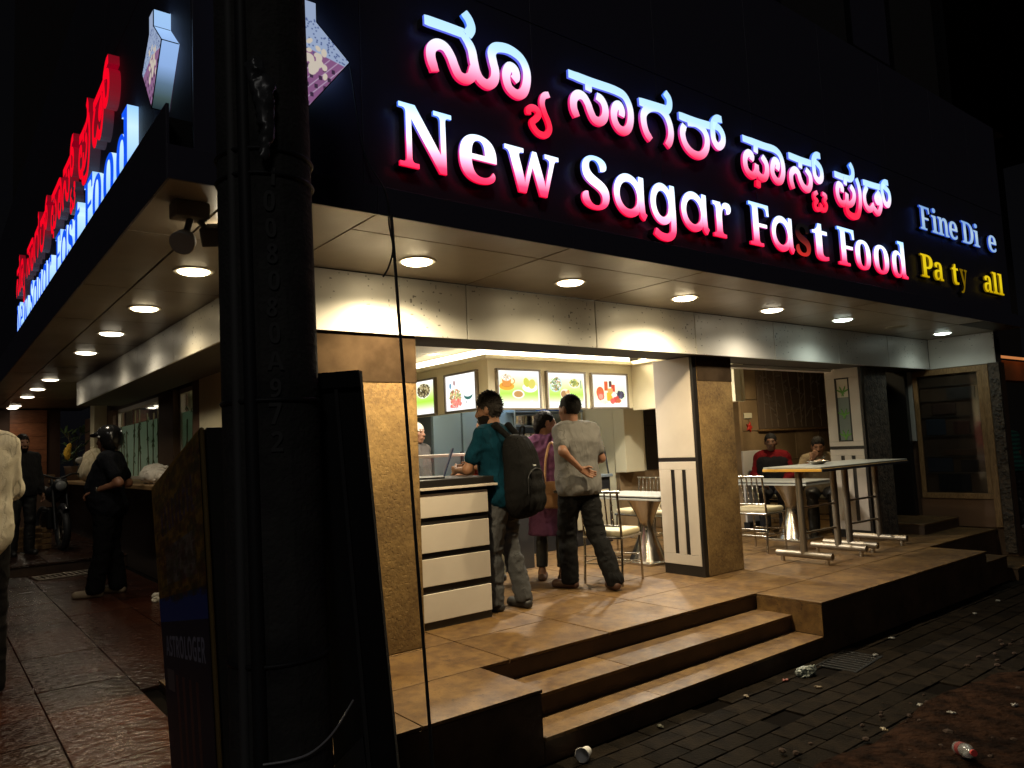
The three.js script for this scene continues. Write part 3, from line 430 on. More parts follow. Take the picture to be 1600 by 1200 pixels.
{
  const a = thing('illuminated_sign', 'large Kannada script sign glowing white, blue and red on the front wall', 'sign', [1.9, 3.25, -3.443]);
  kannada(a, S.kan, 0.073, S.ret);
  const b = thing('illuminated_sign', 'white and red glowing sign reading New Sagar Fast Food, with a dead s', 'sign', [1.9, 3.25, -3.443]);
  english(b, S.eng, 0.073, S.ret);
  const c = thing('illuminated_sign', 'small blue sign reading Fine Di e with a missing letter', 'sign', [1.9, 3.86, -3.443]);
  for (const [ch, p, q] of [['F', 6.463, 6.706], ['i', 6.75, 6.9], ['n', 6.908, 7.19], ['e', 7.2, 7.428], ['D', 7.556, 7.887], ['i', 7.895, 8.06], ['e', 8.336, 8.587]]) lit(c, ch, p, q, 0.26, 0.05, 0, 0.27, S.blue, S.ret);
  const d = thing('illuminated_sign', 'small yellow sign reading Pa ty all with missing letters', 'sign', [1.9, 3.33, -3.443]);
  for (const [ch, p, q, m] of [['P', 6.388, 6.672], ['a', 6.698, 6.928], ['t', 7.164, 7.335], ['y', 7.373, 7.577, 1], ['a', 8.077, 8.318], ['l', 8.345, 8.51], ['l', 8.525, 8.69]]) lit(d, ch, p, q, 0.25, 0.05, 0, 0.26, m ? S.dimYellow : S.yellow, S.ret);
  const e = thing('illuminated_sign', 'red Kannada script sign along the left side wall, seen edge on', 'sign', [0.938, 3.23, -11.44], -Math.PI / 2);
  const f = thing('illuminated_sign', 'blue lettered New Sagar Fast Food sign along the left side wall, seen edge on', 'sign', [0.938, 3.36, -4.5 - 6.0 * 1.11], -Math.PI / 2);
  kannada(e, S.sideRed, 0.056); english(f, S.sideBlue, 0.056); e.scale.setScalar(1.11); f.scale.setScalar(1.11);
}
// picture lightboxes at the corner: a diamond with a neck
const picture = (() => {
  const c = document.createElement('canvas'); c.width = c.height = 256; const x = c.getContext('2d');
  x.fillStyle = '#b9cdf2'; x.fillRect(0, 0, 256, 256); x.fillStyle = '#a06a9c'; x.beginPath(); x.moveTo(0, 150); x.lineTo(130, 128); x.lineTo(256, 150); x.lineTo(256, 256); x.lineTo(0, 256); x.fill();
  x.strokeStyle = '#d9c3e0'; x.lineWidth = 2; for (let i = -12; i < 14; i++) { x.beginPath(); x.moveTo(i * 24, 256); x.lineTo(i * 24 + 140, 140); x.stroke(); }
  x.fillStyle = '#4a3550'; for (let j = 0; j < 5; j++) for (let i = 0; i < 12; i++) x.fillRect(i * 24 + (j % 2) * 12, 160 + j * 20, 9, 9);
  x.fillStyle = '#5b6ea8'; for (let i = 0; i < 260; i++) { const u = rnd() * 256, v = 60 + rnd() * 80; x.fillRect(u, v, 4, 3); }
  x.fillStyle = '#f6e9d8'; for (let i = 0; i < 26; i++) { x.beginPath(); x.ellipse(95 + rnd() * 80, 110 + rnd() * 70, 5 + rnd() * 9, 4 + rnd() * 6, rnd() * 3, 0, 7); x.fill(); }
  const t = new THREE.CanvasTexture(c); t.colorSpace = THREE.SRGBColorSpace; return t;
})();
function lightbox(label, pos, turn, k = 1) {
  const r = thing('picture_lightbox', label, 'lightbox', pos, turn), sh = new THREE.Shape(); r.scale.setScalar(k);
  const pts = [[0, -0.29], [0.225, 0], [0.05, 0.16], [0.05, 0.26], [-0.05, 0.26], [-0.05, 0.16], [-0.225, 0]]; pts.forEach((p, i) => (i ? sh.lineTo(...p) : sh.moveTo(...p)));
  const g = new THREE.ExtrudeGeometry(sh, { depth: 0.09, bevelEnabled: false });
  const p = g.attributes.position, u = new Float32Array(p.count * 2); for (let i = 0; i < p.count; i++) { u[2 * i] = (p.getX(i) + 0.25) / 0.5; u[2 * i + 1] = (p.getY(i) + 0.3) / 0.62; } g.setAttribute('uv', new THREE.BufferAttribute(u, 2));
  mesh('lightbox_body', g, [new THREE.MeshStandardMaterial({ color: C3(0.3, 0.3, 0.35), emissive: C3(1, 1, 1), emissiveMap: picture, emissiveIntensity: 0.6 }), lampMat(ramp([[0, [0.01, 0.02, 0.03]], [0.1, [0.06, 0.1, 0.1]], [0.2, [0.12, 0.2, 0.3]], [0.32, [0.3, 0.48, 0.85]], [0.6, [0.36, 0.58, 1]], [1, [0.4, 0.66, 1]]]), 0.9)], r);
  const edge = []; for (let i = 0; i < pts.length; i++) { const a = pts[i], b = pts[(i + 1) % pts.length]; edge.push(bar([...a, 0.09], [...b, 0.09], 0.003, 6)); edge.push(bar([...a, 0.004], [...a, 0.09], 0.003, 6)); }
  mesh('lightbox_frame', merge(edge), M.darkMetal, r);
}
lightbox('diamond picture lightbox on the front sign wall, half behind the pole', [1.455, 3.725, -3.443], 0);
lightbox('white glowing diamond picture lightbox on the left sign wall at the corner', [0.934, 3.735, -3.86], -Math.PI / 2, 0.9);
// ---------------------------------------------------------------- recessed round downlights
const ringG = new THREE.LatheGeometry([[0.082, 0], [0.1, -0.004], [0.104, 0.001], [0.104, 0.006], [0.082, 0.006], [0.082, 0]].map((p) => new THREE.Vector2(...p)), 32), discG = new THREE.LatheGeometry([[0.0001, -0.016], [0.04, -0.0145], [0.07, -0.009], [0.0815, -0.001]].map((p) => new THREE.Vector2(...p)), 32);
const ringM = std(0.55, 0.52, 0.45), offM = std(0.3, 0.28, 0.2, { roughness: 0.4 });
function downlight(label, pos, col, I, group) {
  const o = thing('downlight', label, 'ceiling light', pos, 0, group); mesh('trim_ring', ringG, ringM, o);
  o.scale.setScalar(1.2); mesh('lamp_diffuser', discG, I ? M.glow(...col, 6 + 2 * Math.min(I, 10)) : offM, o).position.y = -0.002;
  if (I) { const s = new THREE.SpotLight(C3(...col), I, 0, 1.4, 0.95, 2); s.name = 'downlight_beam'; s.position.set(0, -0.07, 0); s.target.position.set(0, -2, 0); s.castShadow = true; s.shadow.radius = 2; o.add(s, s.target); }
}
const warm = [1, 0.81, 0.49], warm2 = [1, 0.88, 0.66], cool = [0.86, 1, 0.88];
const FL = 'downlights in the front soffit', LL = 'downlights in the left soffit', ord = ['first', 'second', 'third', 'fourth', 'fifth', 'sixth', 'seventh', 'eighth', 'ninth', 'tenth', 'eleventh'];
[[2.462, warm, 22], [3.796, warm, 3.2], [5.132, warm, 19], [6.457, warm2, 4], [7.797, cool, 1.7], [9.037, null, 0], [10.317, cool, 0.85]].forEach(([x, c, I], i) =>
  downlight((I ? (c === cool ? 'cool white' : 'glowing warm') : 'unlit') + ' round downlight, ' + ord[i] + ' from the pole in the front soffit', [x, H - 0.001, -4.045], c, I, FL));
[[-4.926, warm, 3.6], [-6.296, warm, 3], [-7.628, warm2, 2], [-9.025, warm2, 1.3], [-10.433, null, 0], [-11.926, warm2, 1.2], [-13.41, warm2, 1.2], [-14.862, warm2, 1], [-16.081, null, 0], [-17.0, warm2, 0.6], [-17.6, warm2, 0.5]].forEach(([z, c, I], i) =>
  downlight((I ? 'glowing' : 'unlit') + ' round downlight, ' + ord[i] + ' from the pole in the left soffit', [1.333, H - 0.001, z], c, I, LL));
downlight('small round ceiling light inside, beside the left stone column', [3.95, 2.969, -6.6], warm2, 15);
downlight('added unseen ceiling light inside over the standing customers, nearer the counter', [5.5, 2.969, -6.0], [1, 0.93, 0.78], 24);  // added out of view above the opening to brighten the bulkhead
downlight('added unseen ceiling light inside over the first pedestal table', [6.9, 2.969, -6.2], [1, 0.93, 0.78], 24);  // second added lamp, unseen behind the beam, lifting the interior walls
downlight('round ceiling light inside above the dining tables', [9.3, 2.969, -5.6], warm, 6.5);
// ---------------------------------------------------------------- menu lightboxes
function menuArt(k) {
  const c = document.createElement('canvas'); c.width = 256; c.height = 200; const x = c.getContext('2d'), e = (u, v, a, b, col, r = 0) => { x.fillStyle = col; x.beginPath(); x.ellipse(u, v, a, b, r, 0, 7); x.fill(); };
  x.fillStyle = '#fff'; x.fillRect(0, 0, 256, 200);
  if (k !== 0) { const g = x.createLinearGradient(0, 0, 0, 200); g.addColorStop(0, '#fff'); g.addColorStop(0.3, k === 3 ? '#fbffe6' : '#f1fbc4'); g.addColorStop(0.62, k === 3 ? '#f2ffd0' : '#b4ef4a'); g.addColorStop(0.85, '#f6ffe6'); g.addColorStop(1, '#fff'); x.fillStyle = g; x.fillRect(8, 0, 240, 200); }
  const dots = (u, v, a, b, cols, n, s) => { for (let i = 0; i < n; i++) { const r = Math.sqrt(rnd()), t = rnd() * 7; e(u + Math.cos(t) * r * a, v + Math.sin(t) * r * b, s * (0.6 + rnd()), s * (0.4 + rnd() * 0.7), cols[Math.floor(rnd() * cols.length)], rnd() * 3); } };
  if (k === 0) { dots(80, 125, 52, 46, ['#e6e29a', '#c9d27a', '#b46a50', '#e58a72', '#8a9a60'], 260, 5); dots(80, 160, 50, 26, ['#ee8878', '#f0a090', '#e6746a'], 90, 6); e(190, 120, 36, 26, '#2f6a62'); e(190, 108, 40, 22, '#fff'); e(40, 58, 9, 16, '#6a9ab4'); e(74, 44, 7, 15, '#a06a6a'); x.fillStyle = '#333'; x.fillRect(170, 152, 4, 14); }
  if (k === 1) { e(52, 84, 46, 22, '#f0a828'); e(52, 76, 32, 14, '#d88a1c'); x.fillStyle = '#e0913a'; x.beginPath(); x.moveTo(22, 40); x.lineTo(30, 84); x.lineTo(74, 84); x.lineTo(82, 40); x.fill(); e(52, 36, 30, 20, '#f2e8d2'); dots(52, 36, 24, 14, ['#b89a70', '#fff', '#d8c4a0'], 50, 4); x.strokeStyle = '#e0913a'; x.lineWidth = 6; x.beginPath(); x.arc(88, 56, 13, -1.5, 1.6); x.stroke(); e(196, 90, 48, 26, '#fdfdf6'); e(176, 62, 19, 26, '#cfd04a', -0.3); e(210, 70, 22, 27, '#d9cf5a', 0.3); e(122, 126, 38, 24, '#fbf6ea'); e(122, 126, 28, 17, '#c08a44'); dots(210, 172, 16, 12, ['#eef0ea', '#f6e8e8'], 14, 4); }
  if (k === 2) { e(56, 66, 40, 46, '#c4d8d6', 0.6); dots(56, 62, 32, 38, ['#3f6a40', '#dfe4c8', '#8fae5a', '#b88a50', '#fff'], 170, 6); e(186, 60, 40, 27, '#e8ecd4'); dots(186, 56, 32, 20, ['#7f9a3a', '#c8b84a', '#5a6a2a', '#dfe08a'], 110, 5); e(118, 120, 34, 30, '#ecdfcf'); e(108, 122, 20, 20, '#a8753a'); dots(136, 110, 14, 12, ['#d08a4a', '#e8c070'], 20, 4); e(120, 156, 20, 14, '#2a4a8a'); x.fillStyle = '#2f4a3a'; x.fillRect(230, 40, 5, 48); }
  if (k === 3) { const gl = (u, v, w, h, col) => { x.fillStyle = col; x.fillRect(u, v, w, h); }; gl(88, 40, 26, 58, '#dd5420'); gl(124, 38, 20, 36, '#4a1c20'); gl(140, 60, 28, 44, '#d8442a'); gl(112, 84, 38, 30, '#ecb060'); gl(104, 110, 42, 52, '#f2b81c'); e(56, 110, 28, 36, '#dd5a24'); e(60, 134, 25, 24, '#e05040'); e(60, 134, 17, 16, '#f49a80'); dots(206, 120, 26, 24, ['#3a3450', '#4c4a6e', '#241f38'], 60, 7); e(174, 150, 22, 24, '#dc4038'); e(146, 162, 18, 18, '#e85a50'); e(160, 124, 22, 14, '#f0ede0'); dots(80, 166, 30, 12, ['#dfe8c8', '#f2f0da'], 30, 7); e(190, 160, 20, 14, '#d06030'); }
  if (k === 4) { e(150, 60, 70, 46, '#f2f2da'); dots(150, 58, 60, 38, ['#5a4a2a', '#8a7a4a', '#c8b88a', '#3a3020'], 200, 7); }
  const t = new THREE.CanvasTexture(c); t.colorSpace = THREE.SRGBColorSpace; return t;
}
function menuBoard(label, k, w, h, pos, turn) {
  const o = thing('menu_lightbox', label, 'menu board', pos, turn, 'menu boards above the counter'), a = w / 2, b = h / 2, e = 0.025;
  mesh('frame', merge([rbox(-a, a, b - e, b, 0, 0.05, 0.004), rbox(-a, a, -b, e - b, 0, 0.05, 0.004), rbox(-a, e - a, e - b + 0.001, b - e - 0.001, 0, 0.049, 0.004), rbox(a - e, a, e - b + 0.001, b - e - 0.001, 0, 0.049, 0.004)]), M.brushed, o);
  mesh('lit_panel_light', new THREE.PlaneGeometry(w - 2 * e, h - 2 * e).translate(0, 0, 0.03), new THREE.MeshStandardMaterial({ color: C3(0.02, 0.02, 0.02), emissive: C3(1, 1, 1), emissiveMap: menuArt(k), emissiveIntensity: 1.2, roughness: 0.6 }), o);
}
menuBoard('lit menu board with an orange cup and two yellow sweets, left on the main wall', 1, 0.7, 0.51, [5.77, 2.43, -7.199], 0);
menuBoard('lit menu board with two salad bowls, middle of the main wall', 2, 0.69, 0.5, [6.56, 2.425, -7.199], 0);
menuBoard('lit menu board with juice glasses and red fruit, right on the main wall', 3, 0.71, 0.49, [7.36, 2.425, -7.199], 0);
menuBoard('white lit menu board with a red and green mound, on the side wall', 0, 0.72, 0.5, [5.319, 2.44, -7.75], -Math.PI / 2);
menuBoard('green lit menu board cut off by the stone column', 4, 0.72, 0.5, [5.319, 2.44, -8.7], -Math.PI / 2);
// room light that the fittings give
function area(name, col, I, w, h, pos, look) { const l = new THREE.RectAreaLight(C3(...col), I, w, h); l.name = name; l.position.set(...pos); l.lookAt(...look); scene.add(l); }
area('cove_glow_light', [1, 0.9, 0.7], 70, 2.4, 0.08, [6.5, 2.9, -7.19], [6.5, 2.3, -5.6]);
area('cove_glow_light_side', [1, 0.9, 0.7], 60, 0.08, 1.4, [5.29, 2.9, -8.2], [4.4, 2.3, -8.2]);
{
  const t = thing('ceiling_tube_light', 'bluish tube light over the kitchen behind the counter', 'tube light', [6.9, 2.6, -8.6]);
  mesh('tube_light', bar([-0.6, 0, 0], [0.6, 0, 0], 0.018), M.glow(0.6, 0.8, 1, 6), t); mesh('batten', rbox(-0.64, 0.64, 0.022, 0.37, -0.03, 0.03), std(0.6, 0.6, 0.6), t);
  area('kitchen_tube_glow', [0.6, 0.8, 1], 7, 1.2, 0.1, [6.9, 2.57, -8.6], [6.9, 0, -8.6]);
  const u = thing('ceiling_tube_light', 'tube light in the room behind the bamboo windows', 'tube light', [3.3, 2.9, -12]);
  mesh('tube_light', bar([0, 0, -1.2], [0, 0, 1.2], 0.018), M.glow(1, 0.92, 0.75, 5), u); mesh('batten', rbox(-0.03, 0.03, 0.022, 0.06, -1.25, 1.25), std(0.6, 0.6, 0.6), u);
  area('window_room_glow', [1, 0.9, 0.7], 14, 0.1, 5, [3.3, 2.87, -12], [3.3, 0, -12]);
  area('awning_glow', [1, 0.35, 0.1], 0.5, 0.1, 5, [14, 2.75, -4.25], [14, 2.5, -4.5]);
}
// ---------------------------------------------------------------- people: bodies meshed from smooth-joined bones
const n3 = (x, y, z, s) => { // 3-D value noise
  const i = Math.floor(x), j = Math.floor(y), k = Math.floor(z), a = x - i, b = y - j, c = z - k, f = a * a * (3 - 2 * a), g = b * b * (3 - 2 * b), h = c * c * (3 - 2 * c);
  const H = (p, q, r) => hash(p + r * 57, q + r * 131, s), L = (p, q, t) => p + (q - p) * t;
  return L(L(L(H(i, j, k), H(i + 1, j, k), f), L(H(i, j + 1, k), H(i + 1, j + 1, k), f), g), L(L(H(i, j, k + 1), H(i + 1, j, k + 1), f), L(H(i, j + 1, k + 1), H(i + 1, j + 1, k + 1), f), g), h);
};
const cap = (a, b, ra, rb = ra) => ({ a, b, ra, rb });
const ell = (c, r) => ({ c, r });
function surf(prims, cell, k = 0.03, opt = {}) { // naive surface nets over a smooth union of capsules and ellipsoids
  let lo = [9, 9, 9], hi = [-9, -9, -9];
  const pb = prims.map((p) => {
    const l = [0, 1, 2].map((i) => (p.c ? p.c[i] - p.r[i] : Math.min(p.a[i] - p.ra, p.b[i] - p.rb))), h = [0, 1, 2].map((i) => (p.c ? p.c[i] + p.r[i] : Math.max(p.a[i] + p.ra, p.b[i] + p.rb)));
    for (let i = 0; i < 3; i++) { lo[i] = Math.min(lo[i], l[i]); hi[i] = Math.max(hi[i], h[i]); }
    return [l, h];
  });
  const pad = cell * 3 + (opt.amp ?? 0); lo = lo.map((v) => v - pad);
  const N = hi.map((v, i) => Math.ceil((v + pad - lo[i]) / cell) + 1), [nx, ny, nz] = N, F = new Float32Array(nx * ny * nz).fill(1);
  prims.forEach((p, q) => {
    const m = k + cell * 2, [l, h] = pb[q], s = l.map((v, i) => Math.max(0, Math.floor((v - m - lo[i]) / cell))), e = h.map((v, i) => Math.min(N[i] - 1, Math.ceil((v + m - lo[i]) / cell)));
    for (let z = s[2]; z <= e[2]; z++) for (let y = s[1]; y <= e[1]; y++) for (let x = s[0]; x <= e[0]; x++) {
      const X = lo[0] + x * cell, Y = lo[1] + y * cell, Z = lo[2] + z * cell; let d;
      if (p.c) { const u = (X - p.c[0]) / p.r[0], v = (Y - p.c[1]) / p.r[1], w = (Z - p.c[2]) / p.r[2], L = Math.sqrt(u * u + v * v + w * w); d = (L - 1) * Math.min(...p.r) * (L > 1 ? 1 : 1); }
      else {
        const bx = p.b[0] - p.a[0], by = p.b[1] - p.a[1], bz = p.b[2] - p.a[2], ux = X - p.a[0], uy = Y - p.a[1], uz = Z - p.a[2];
        const t = Math.max(0, Math.min(1, (ux * bx + uy * by + uz * bz) / (bx * bx + by * by + bz * bz + 1e-9)));
        d = Math.hypot(ux - bx * t, uy - by * t, uz - bz * t) - (p.ra + (p.rb - p.ra) * t);
      }
      const o = (z * ny + y) * nx + x, f = F[o], hh = Math.max(k - Math.abs(f - d), 0) / k;
      F[o] = Math.min(f, d) - hh * hh * k * 0.25;
    }
  });
  if (opt.amp || opt.clip) for (let z = 0; z < nz; z++) for (let y = 0; y < ny; y++) for (let x = 0; x < nx; x++) {
    const o = (z * ny + y) * nx + x; if (F[o] > 0.12) continue;
    const X = lo[0] + x * cell, Y = lo[1] + y * cell, Z = lo[2] + z * cell;
    if (opt.amp && F[o] > -0.12) { const w = n3(X * 5, Y * 5, Z * 5, 77) * 1.2, a = n3(X * opt.fr + w, (Y * (opt.sy ?? 1) + X * 0.35) * opt.fr + w, Z * opt.fr, opt.s ?? 5), b = n3(X * opt.fr * 2.1, (Y * (opt.sy ?? 1) - Z * 0.5) * opt.fr * 2.1 + w, Z * opt.fr * 2.1, 9); F[o] += opt.amp * ((Math.abs(a - 0.5) * 4 - 0.8) + 0.35 * (Math.abs(b - 0.5) * 4 - 0.8)) * 0.8; }
    if (opt.clip) F[o] = Math.max(F[o], opt.clip(X, Y, Z));
  }
  const id = new Int32Array(nx * ny * nz).fill(-1), P = [], I = [], at = (x, y, z) => (z * ny + y) * nx + x;
  for (let z = 0; z < nz - 1; z++) for (let y = 0; y < ny - 1; y++) for (let x = 0; x < nx - 1; x++) {
    let n = 0, sx = 0, sy = 0, sz = 0, mask = 0; const v = [];
    for (let c = 0; c < 8; c++) { v[c] = F[at(x + (c & 1), y + ((c >> 1) & 1), z + (c >> 2))]; if (v[c] < 0) mask |= 1 << c; }
    if (mask === 0 || mask === 255) continue;
    for (let c = 0; c < 8; c++) for (const b of [1, 2, 4]) if (!(c & b)) {
      const e = c | b; if ((v[c] < 0) === (v[e] < 0)) continue;
      const t = v[c] / (v[c] - v[e]); n++; sx += (c & 1) + (b === 1 ? t : 0); sy += ((c >> 1) & 1) + (b === 2 ? t : 0); sz += (c >> 2) + (b === 4 ? t : 0);
    }
    id[at(x, y, z)] = P.length / 3; P.push(lo[0] + (x + sx / n) * cell, lo[1] + (y + sy / n) * cell, lo[2] + (z + sz / n) * cell);
  }
  for (let z = 1; z < nz - 1; z++) for (let y = 1; y < ny - 1; y++) for (let x = 1; x < nx - 1; x++) {
    const f = F[at(x, y, z)] < 0, quad = (a, b, c, d, g) => { if (a < 0 || b < 0 || c < 0 || d < 0) return; if (g) I.push(a, b, c, a, c, d); else I.push(a, c, b, a, d, c); };
    if (f !== F[at(x + 1, y, z)] < 0) quad(id[at(x, y - 1, z - 1)], id[at(x, y, z - 1)], id[at(x, y, z)], id[at(x, y - 1, z)], f);
    if (f !== F[at(x, y + 1, z)] < 0) quad(id[at(x - 1, y, z - 1)], id[at(x - 1, y, z)], id[at(x, y, z)], id[at(x, y, z - 1)], f);
    if (f !== F[at(x, y, z + 1)] < 0) quad(id[at(x - 1, y - 1, z)], id[at(x, y - 1, z)], id[at(x, y, z)], id[at(x - 1, y, z)], f);
  }
  const g = new THREE.BufferGeometry(); g.setAttribute('position', new THREE.Float32BufferAttribute(P, 3)); g.setIndex(I); g.computeVertexNormals(); return uvm(g);
}
const lerp3 = (a, b, t) => a.map((v, i) => v + (b[i] - v) * t), add3 = (a, b, s = 1) => a.map((v, i) => v + b[i] * s), sub3 = (a, b) => a.map((v, i) => v - b[i]);
const norm3 = (a) => { const l = Math.hypot(...a) || 1; return a.map((v) => v / l); }, cross3 = (a, b) => [a[1] * b[2] - a[2] * b[1], a[2] * b[0] - a[0] * b[2], a[0] * b[1] - a[1] * b[0]];
function handPrims(wr, dir, n, side, curl = 0.5) { // five separate fingers; n is the way the palm faces, side +1 or -1 puts the thumb
  const d = norm3(dir), s = norm3(cross3(d, n)).map((v) => v * side), N = norm3(cross3(cross3(d, n), d)), out = [];
  const q = (a, b, c) => add3(add3(add3(wr, d, a), s, b), N, c);
  for (let i = 0; i < 4; i++) {
    const o = (i - 1.5) * 0.019, len = [0.068, 0.078, 0.073, 0.056][i];
    out.push(cap(q(0.01, o * 0.6, 0), q(0.085, o, 0), 0.014, 0.0115));
    let p = q(0.085, o, 0), a = 0.25 * curl;
    for (let j = 0; j < 3; j++) { const l = len * [0.45, 0.32, 0.26][j], e = add3(add3(p, d, Math.cos(a) * l), N, Math.sin(a) * l); out.push(cap(p, e, 0.0095 - j * 0.001, 0.0085 - j * 0.001)); p = e; a += 0.75 * curl; }
  }
  const t0 = q(0.025, -0.022, 0.004), t1 = q(0.06, -0.048, 0.018), t2 = q(0.085, -0.05, 0.034);
  out.push(cap(t0, t1, 0.013, 0.0105), cap(t1, t2, 0.0105, 0.0085));
  return out;
}
const SK = { hipL: [0.09, 0.92, 0], hipR: [-0.09, 0.92, 0], knL: [0.105, 0.5, 0.02], knR: [-0.105, 0.5, 0.02], anL: [0.11, 0.085, -0.03], anR: [-0.11, 0.085, -0.03], toL: [0.135, 0.03, 0.13], toR: [-0.135, 0.03, 0.13],
  shL: [0.18, 1.42, -0.01], shR: [-0.18, 1.42, -0.01], elL: [0.235, 1.14, -0.03], elR: [-0.235, 1.14, -0.03], wrL: [0.25, 0.89, 0.05], wrR: [-0.25, 0.89, 0.05], neck: [0, 1.47, -0.02], head: [0, 1.62, 0.015] };
function tufts(g, amp) { // short strands standing on the hair surface
  const p = g.attributes.position, n = g.attributes.normal, out = [g], k = amp > 0.01 ? 420 : amp > 0.003 ? 260 : 120, up = V(0, 1, 0);
  for (let i = 0; i < k; i++) {
    const j = Math.floor(rnd() * p.count), d = V(n.getX(j), n.getY(j), n.getZ(j)).multiplyScalar(0.6).add(V(rr(-1, 1), rr(-1, 0.4), rr(-1, 1)).multiplyScalar(0.8)).normalize(), s = amp > 0.01 ? rr(0.012, 0.022) : rr(0.007, 0.014);
    out.push(uvm(new THREE.OctahedronGeometry(1, 0).scale(0.0035, s, 0.0035).applyQuaternion(new THREE.Quaternion().setFromUnitVectors(up, d)).translate(p.getX(j), p.getY(j), p.getZ(j))));
  }
  return merge(out);
}
function person(label, pos, turn, o) {
  const root = thing('person', label, 'person', pos, turn, o.group), J = {}, f = (o.H ?? 1.75) / 1.75;
  for (const k in SK) J[k] = (o.J?.[k] ?? SK[k]).map((v) => v * f);
  const W = (o.W ?? 1) * f, wide = o.belly ?? 0, skin = std(...(o.skin ?? [0.2, 0.095, 0.05]), { roughness: 0.6 });
  const trunk = (e, lo = 0, hi = 1, flare = 0) => { // level capsules from shoulders to hips
    const out = [], n = 5;
    for (let i = 0; i <= n; i++) {
      const t = i / n; if (t < lo - 0.01 || t > hi + 0.01) continue;
      const L = lerp3(J.shL, J.hipL, t), R = lerp3(J.shR, J.hipR, t), m = lerp3(L, R, 0.5), hw = [0.62, 0.6, 0.52, 0.5, 0.62, 0.72][i], r = [0.072, 0.105, 0.108, 0.105, 0.112, 0.11][i] * W + e;
      const fw = [0, 0, 0.012, 0.02, 0.008, -0.01][i] * f, b = [0, 0.01, 0.03, 0.05, 0.035, 0][i] * wide;
      const c1 = lerp3(m, L, hw), c2 = lerp3(m, R, hw); c1[2] += fw + b; c2[2] += fw + b; out.push(cap(c1, c2, r + b * 0.5 + (flare ? [0, 0, 0.003, 0.008, 0.014, 0.02][i] : 0)));
    }
    return out;
  };
  const limb = (a, b, ra, rb, e) => cap(J[a], J[b], (ra + 0) * W + e, (rb + 0) * W + e);
  const legs = (e) => ['L', 'R'].flatMap((s) => [limb('hip' + s, 'kn' + s, 0.085, 0.055, e), limb('kn' + s, 'an' + s, 0.053, 0.038, e), cap(lerp3(J['kn' + s], J['an' + s], 0.3).map((v, i) => (i === 2 ? v - 0.015 : v)), lerp3(J['kn' + s], J['an' + s], 0.5), 0.052 * W + e, 0.045 * W + e)]);
  const feet = (e) => ['L', 'R'].flatMap((s) => { const a = J['an' + s], t = J['to' + s], h = add3(a, norm3([t[0] - a[0], 0, t[2] - a[2]]), -0.035); h[1] = a[1] - 0.05; return [cap(h, t, 0.034 + e, 0.03 + e), cap(a, lerp3(h, t, 0.5), 0.036 + e, 0.03 + e), cap(h, a, 0.033 + e, 0.036 + e)]; });
  const arms = (e, part) => ['L', 'R'].flatMap((s) => part === 'short' ? [cap(J['sh' + s], lerp3(J['sh' + s], J['el' + s], 0.66), 0.052 * W + e, 0.05 * W + e)] : [limb('sh' + s, 'el' + s, 0.052, 0.041, e), limb('el' + s, 'wr' + s, 0.041, 0.028, e)]);
  // head, in its own frame: z is the way the face looks
  const hy = o.yaw ?? 0, hp = o.pitch ?? 0, q = new THREE.Quaternion().setFromEuler(new THREE.Euler(hp, hy, o.roll ?? 0, 'YXZ')), hs = 1.02 * f;
  const E = (g) => g.applyQuaternion(q).translate(...J.head);
  const sc = (p) => p.map((z) => (z.c ? ell(z.c.map((v) => v * hs), z.r.map((v) => v * hs)) : cap(z.a.map((v) => v * hs), z.b.map((v) => v * hs), z.ra * hs, z.rb * hs)));
  const face = E(surf(sc([ell([0, 0.035, -0.018], [0.075, 0.095, 0.096]), ell([0, -0.03, 0.02], [0.06, 0.085, 0.068]), cap([-0.016, -0.096, 0.05], [0.016, -0.096, 0.05], 0.021), cap([-0.034, 0.033, 0.069], [0.034, 0.033, 0.069], 0.014), cap([0, 0.022, 0.084], [0, -0.022, 0.103], 0.009, 0.0135), cap([-0.013, -0.024, 0.092], [0.013, -0.024, 0.092], 0.01),
    cap([-0.02, -0.053, 0.079], [0.02, -0.053, 0.079], 0.009), cap([-0.018, -0.064, 0.078], [0.018, -0.064, 0.078], 0.009), ell([0.078, 0.002, -0.008], [0.011, 0.031, 0.02]), ell([-0.078, 0.002, -0.008], [0.011, 0.031, 0.02]), ell([0.042, -0.012, 0.055], [0.022, 0.022, 0.022]), ell([-0.042, -0.012, 0.055], [0.022, 0.022, 0.022]),
    cap([0, -0.06, -0.03], [0, -0.12, -0.035], 0.052, 0.05)]), 0.0065, 0.02));
  const geos = [surf([...trunk(-0.012), ...legs(-0.008), ...feet(-0.006), ...arms(-0.004), cap(J.neck, add3(J.head, [0, -0.07, -0.02]), 0.054 * W, 0.05 * W)], 0.014, 0.035), face];
  for (const [s, k] of [['L', 1], ['R', -1]]) { const d = sub3(J['wr' + s], J['el' + s]); geos.push(surf(handPrims(J['wr' + s], o['dir' + s] ?? d, o['palm' + s] ?? [-k, 0, 0.2], o['side' + s] ?? k, o.curl ?? 0.7), 0.0055, 0.008)); }
  mesh('body', merge(geos), skin, root);
  const eye = std(0.03, 0.02, 0.015, { roughness: 0.2 });
  for (const s of [-1, 1]) mesh('eye', E(new THREE.SphereGeometry(0.0115 * hs, 10, 8).scale(1.2, 0.7, 0.6).translate(s * 0.031 * hs, 0.012 * hs, 0.078 * hs)), eye, root);
  const hairM = new THREE.MeshPhysicalMaterial({ color: C3(...(o.hairC ?? [0.012, 0.009, 0.007])), roughness: 0.7, specularIntensity: 0.35 });
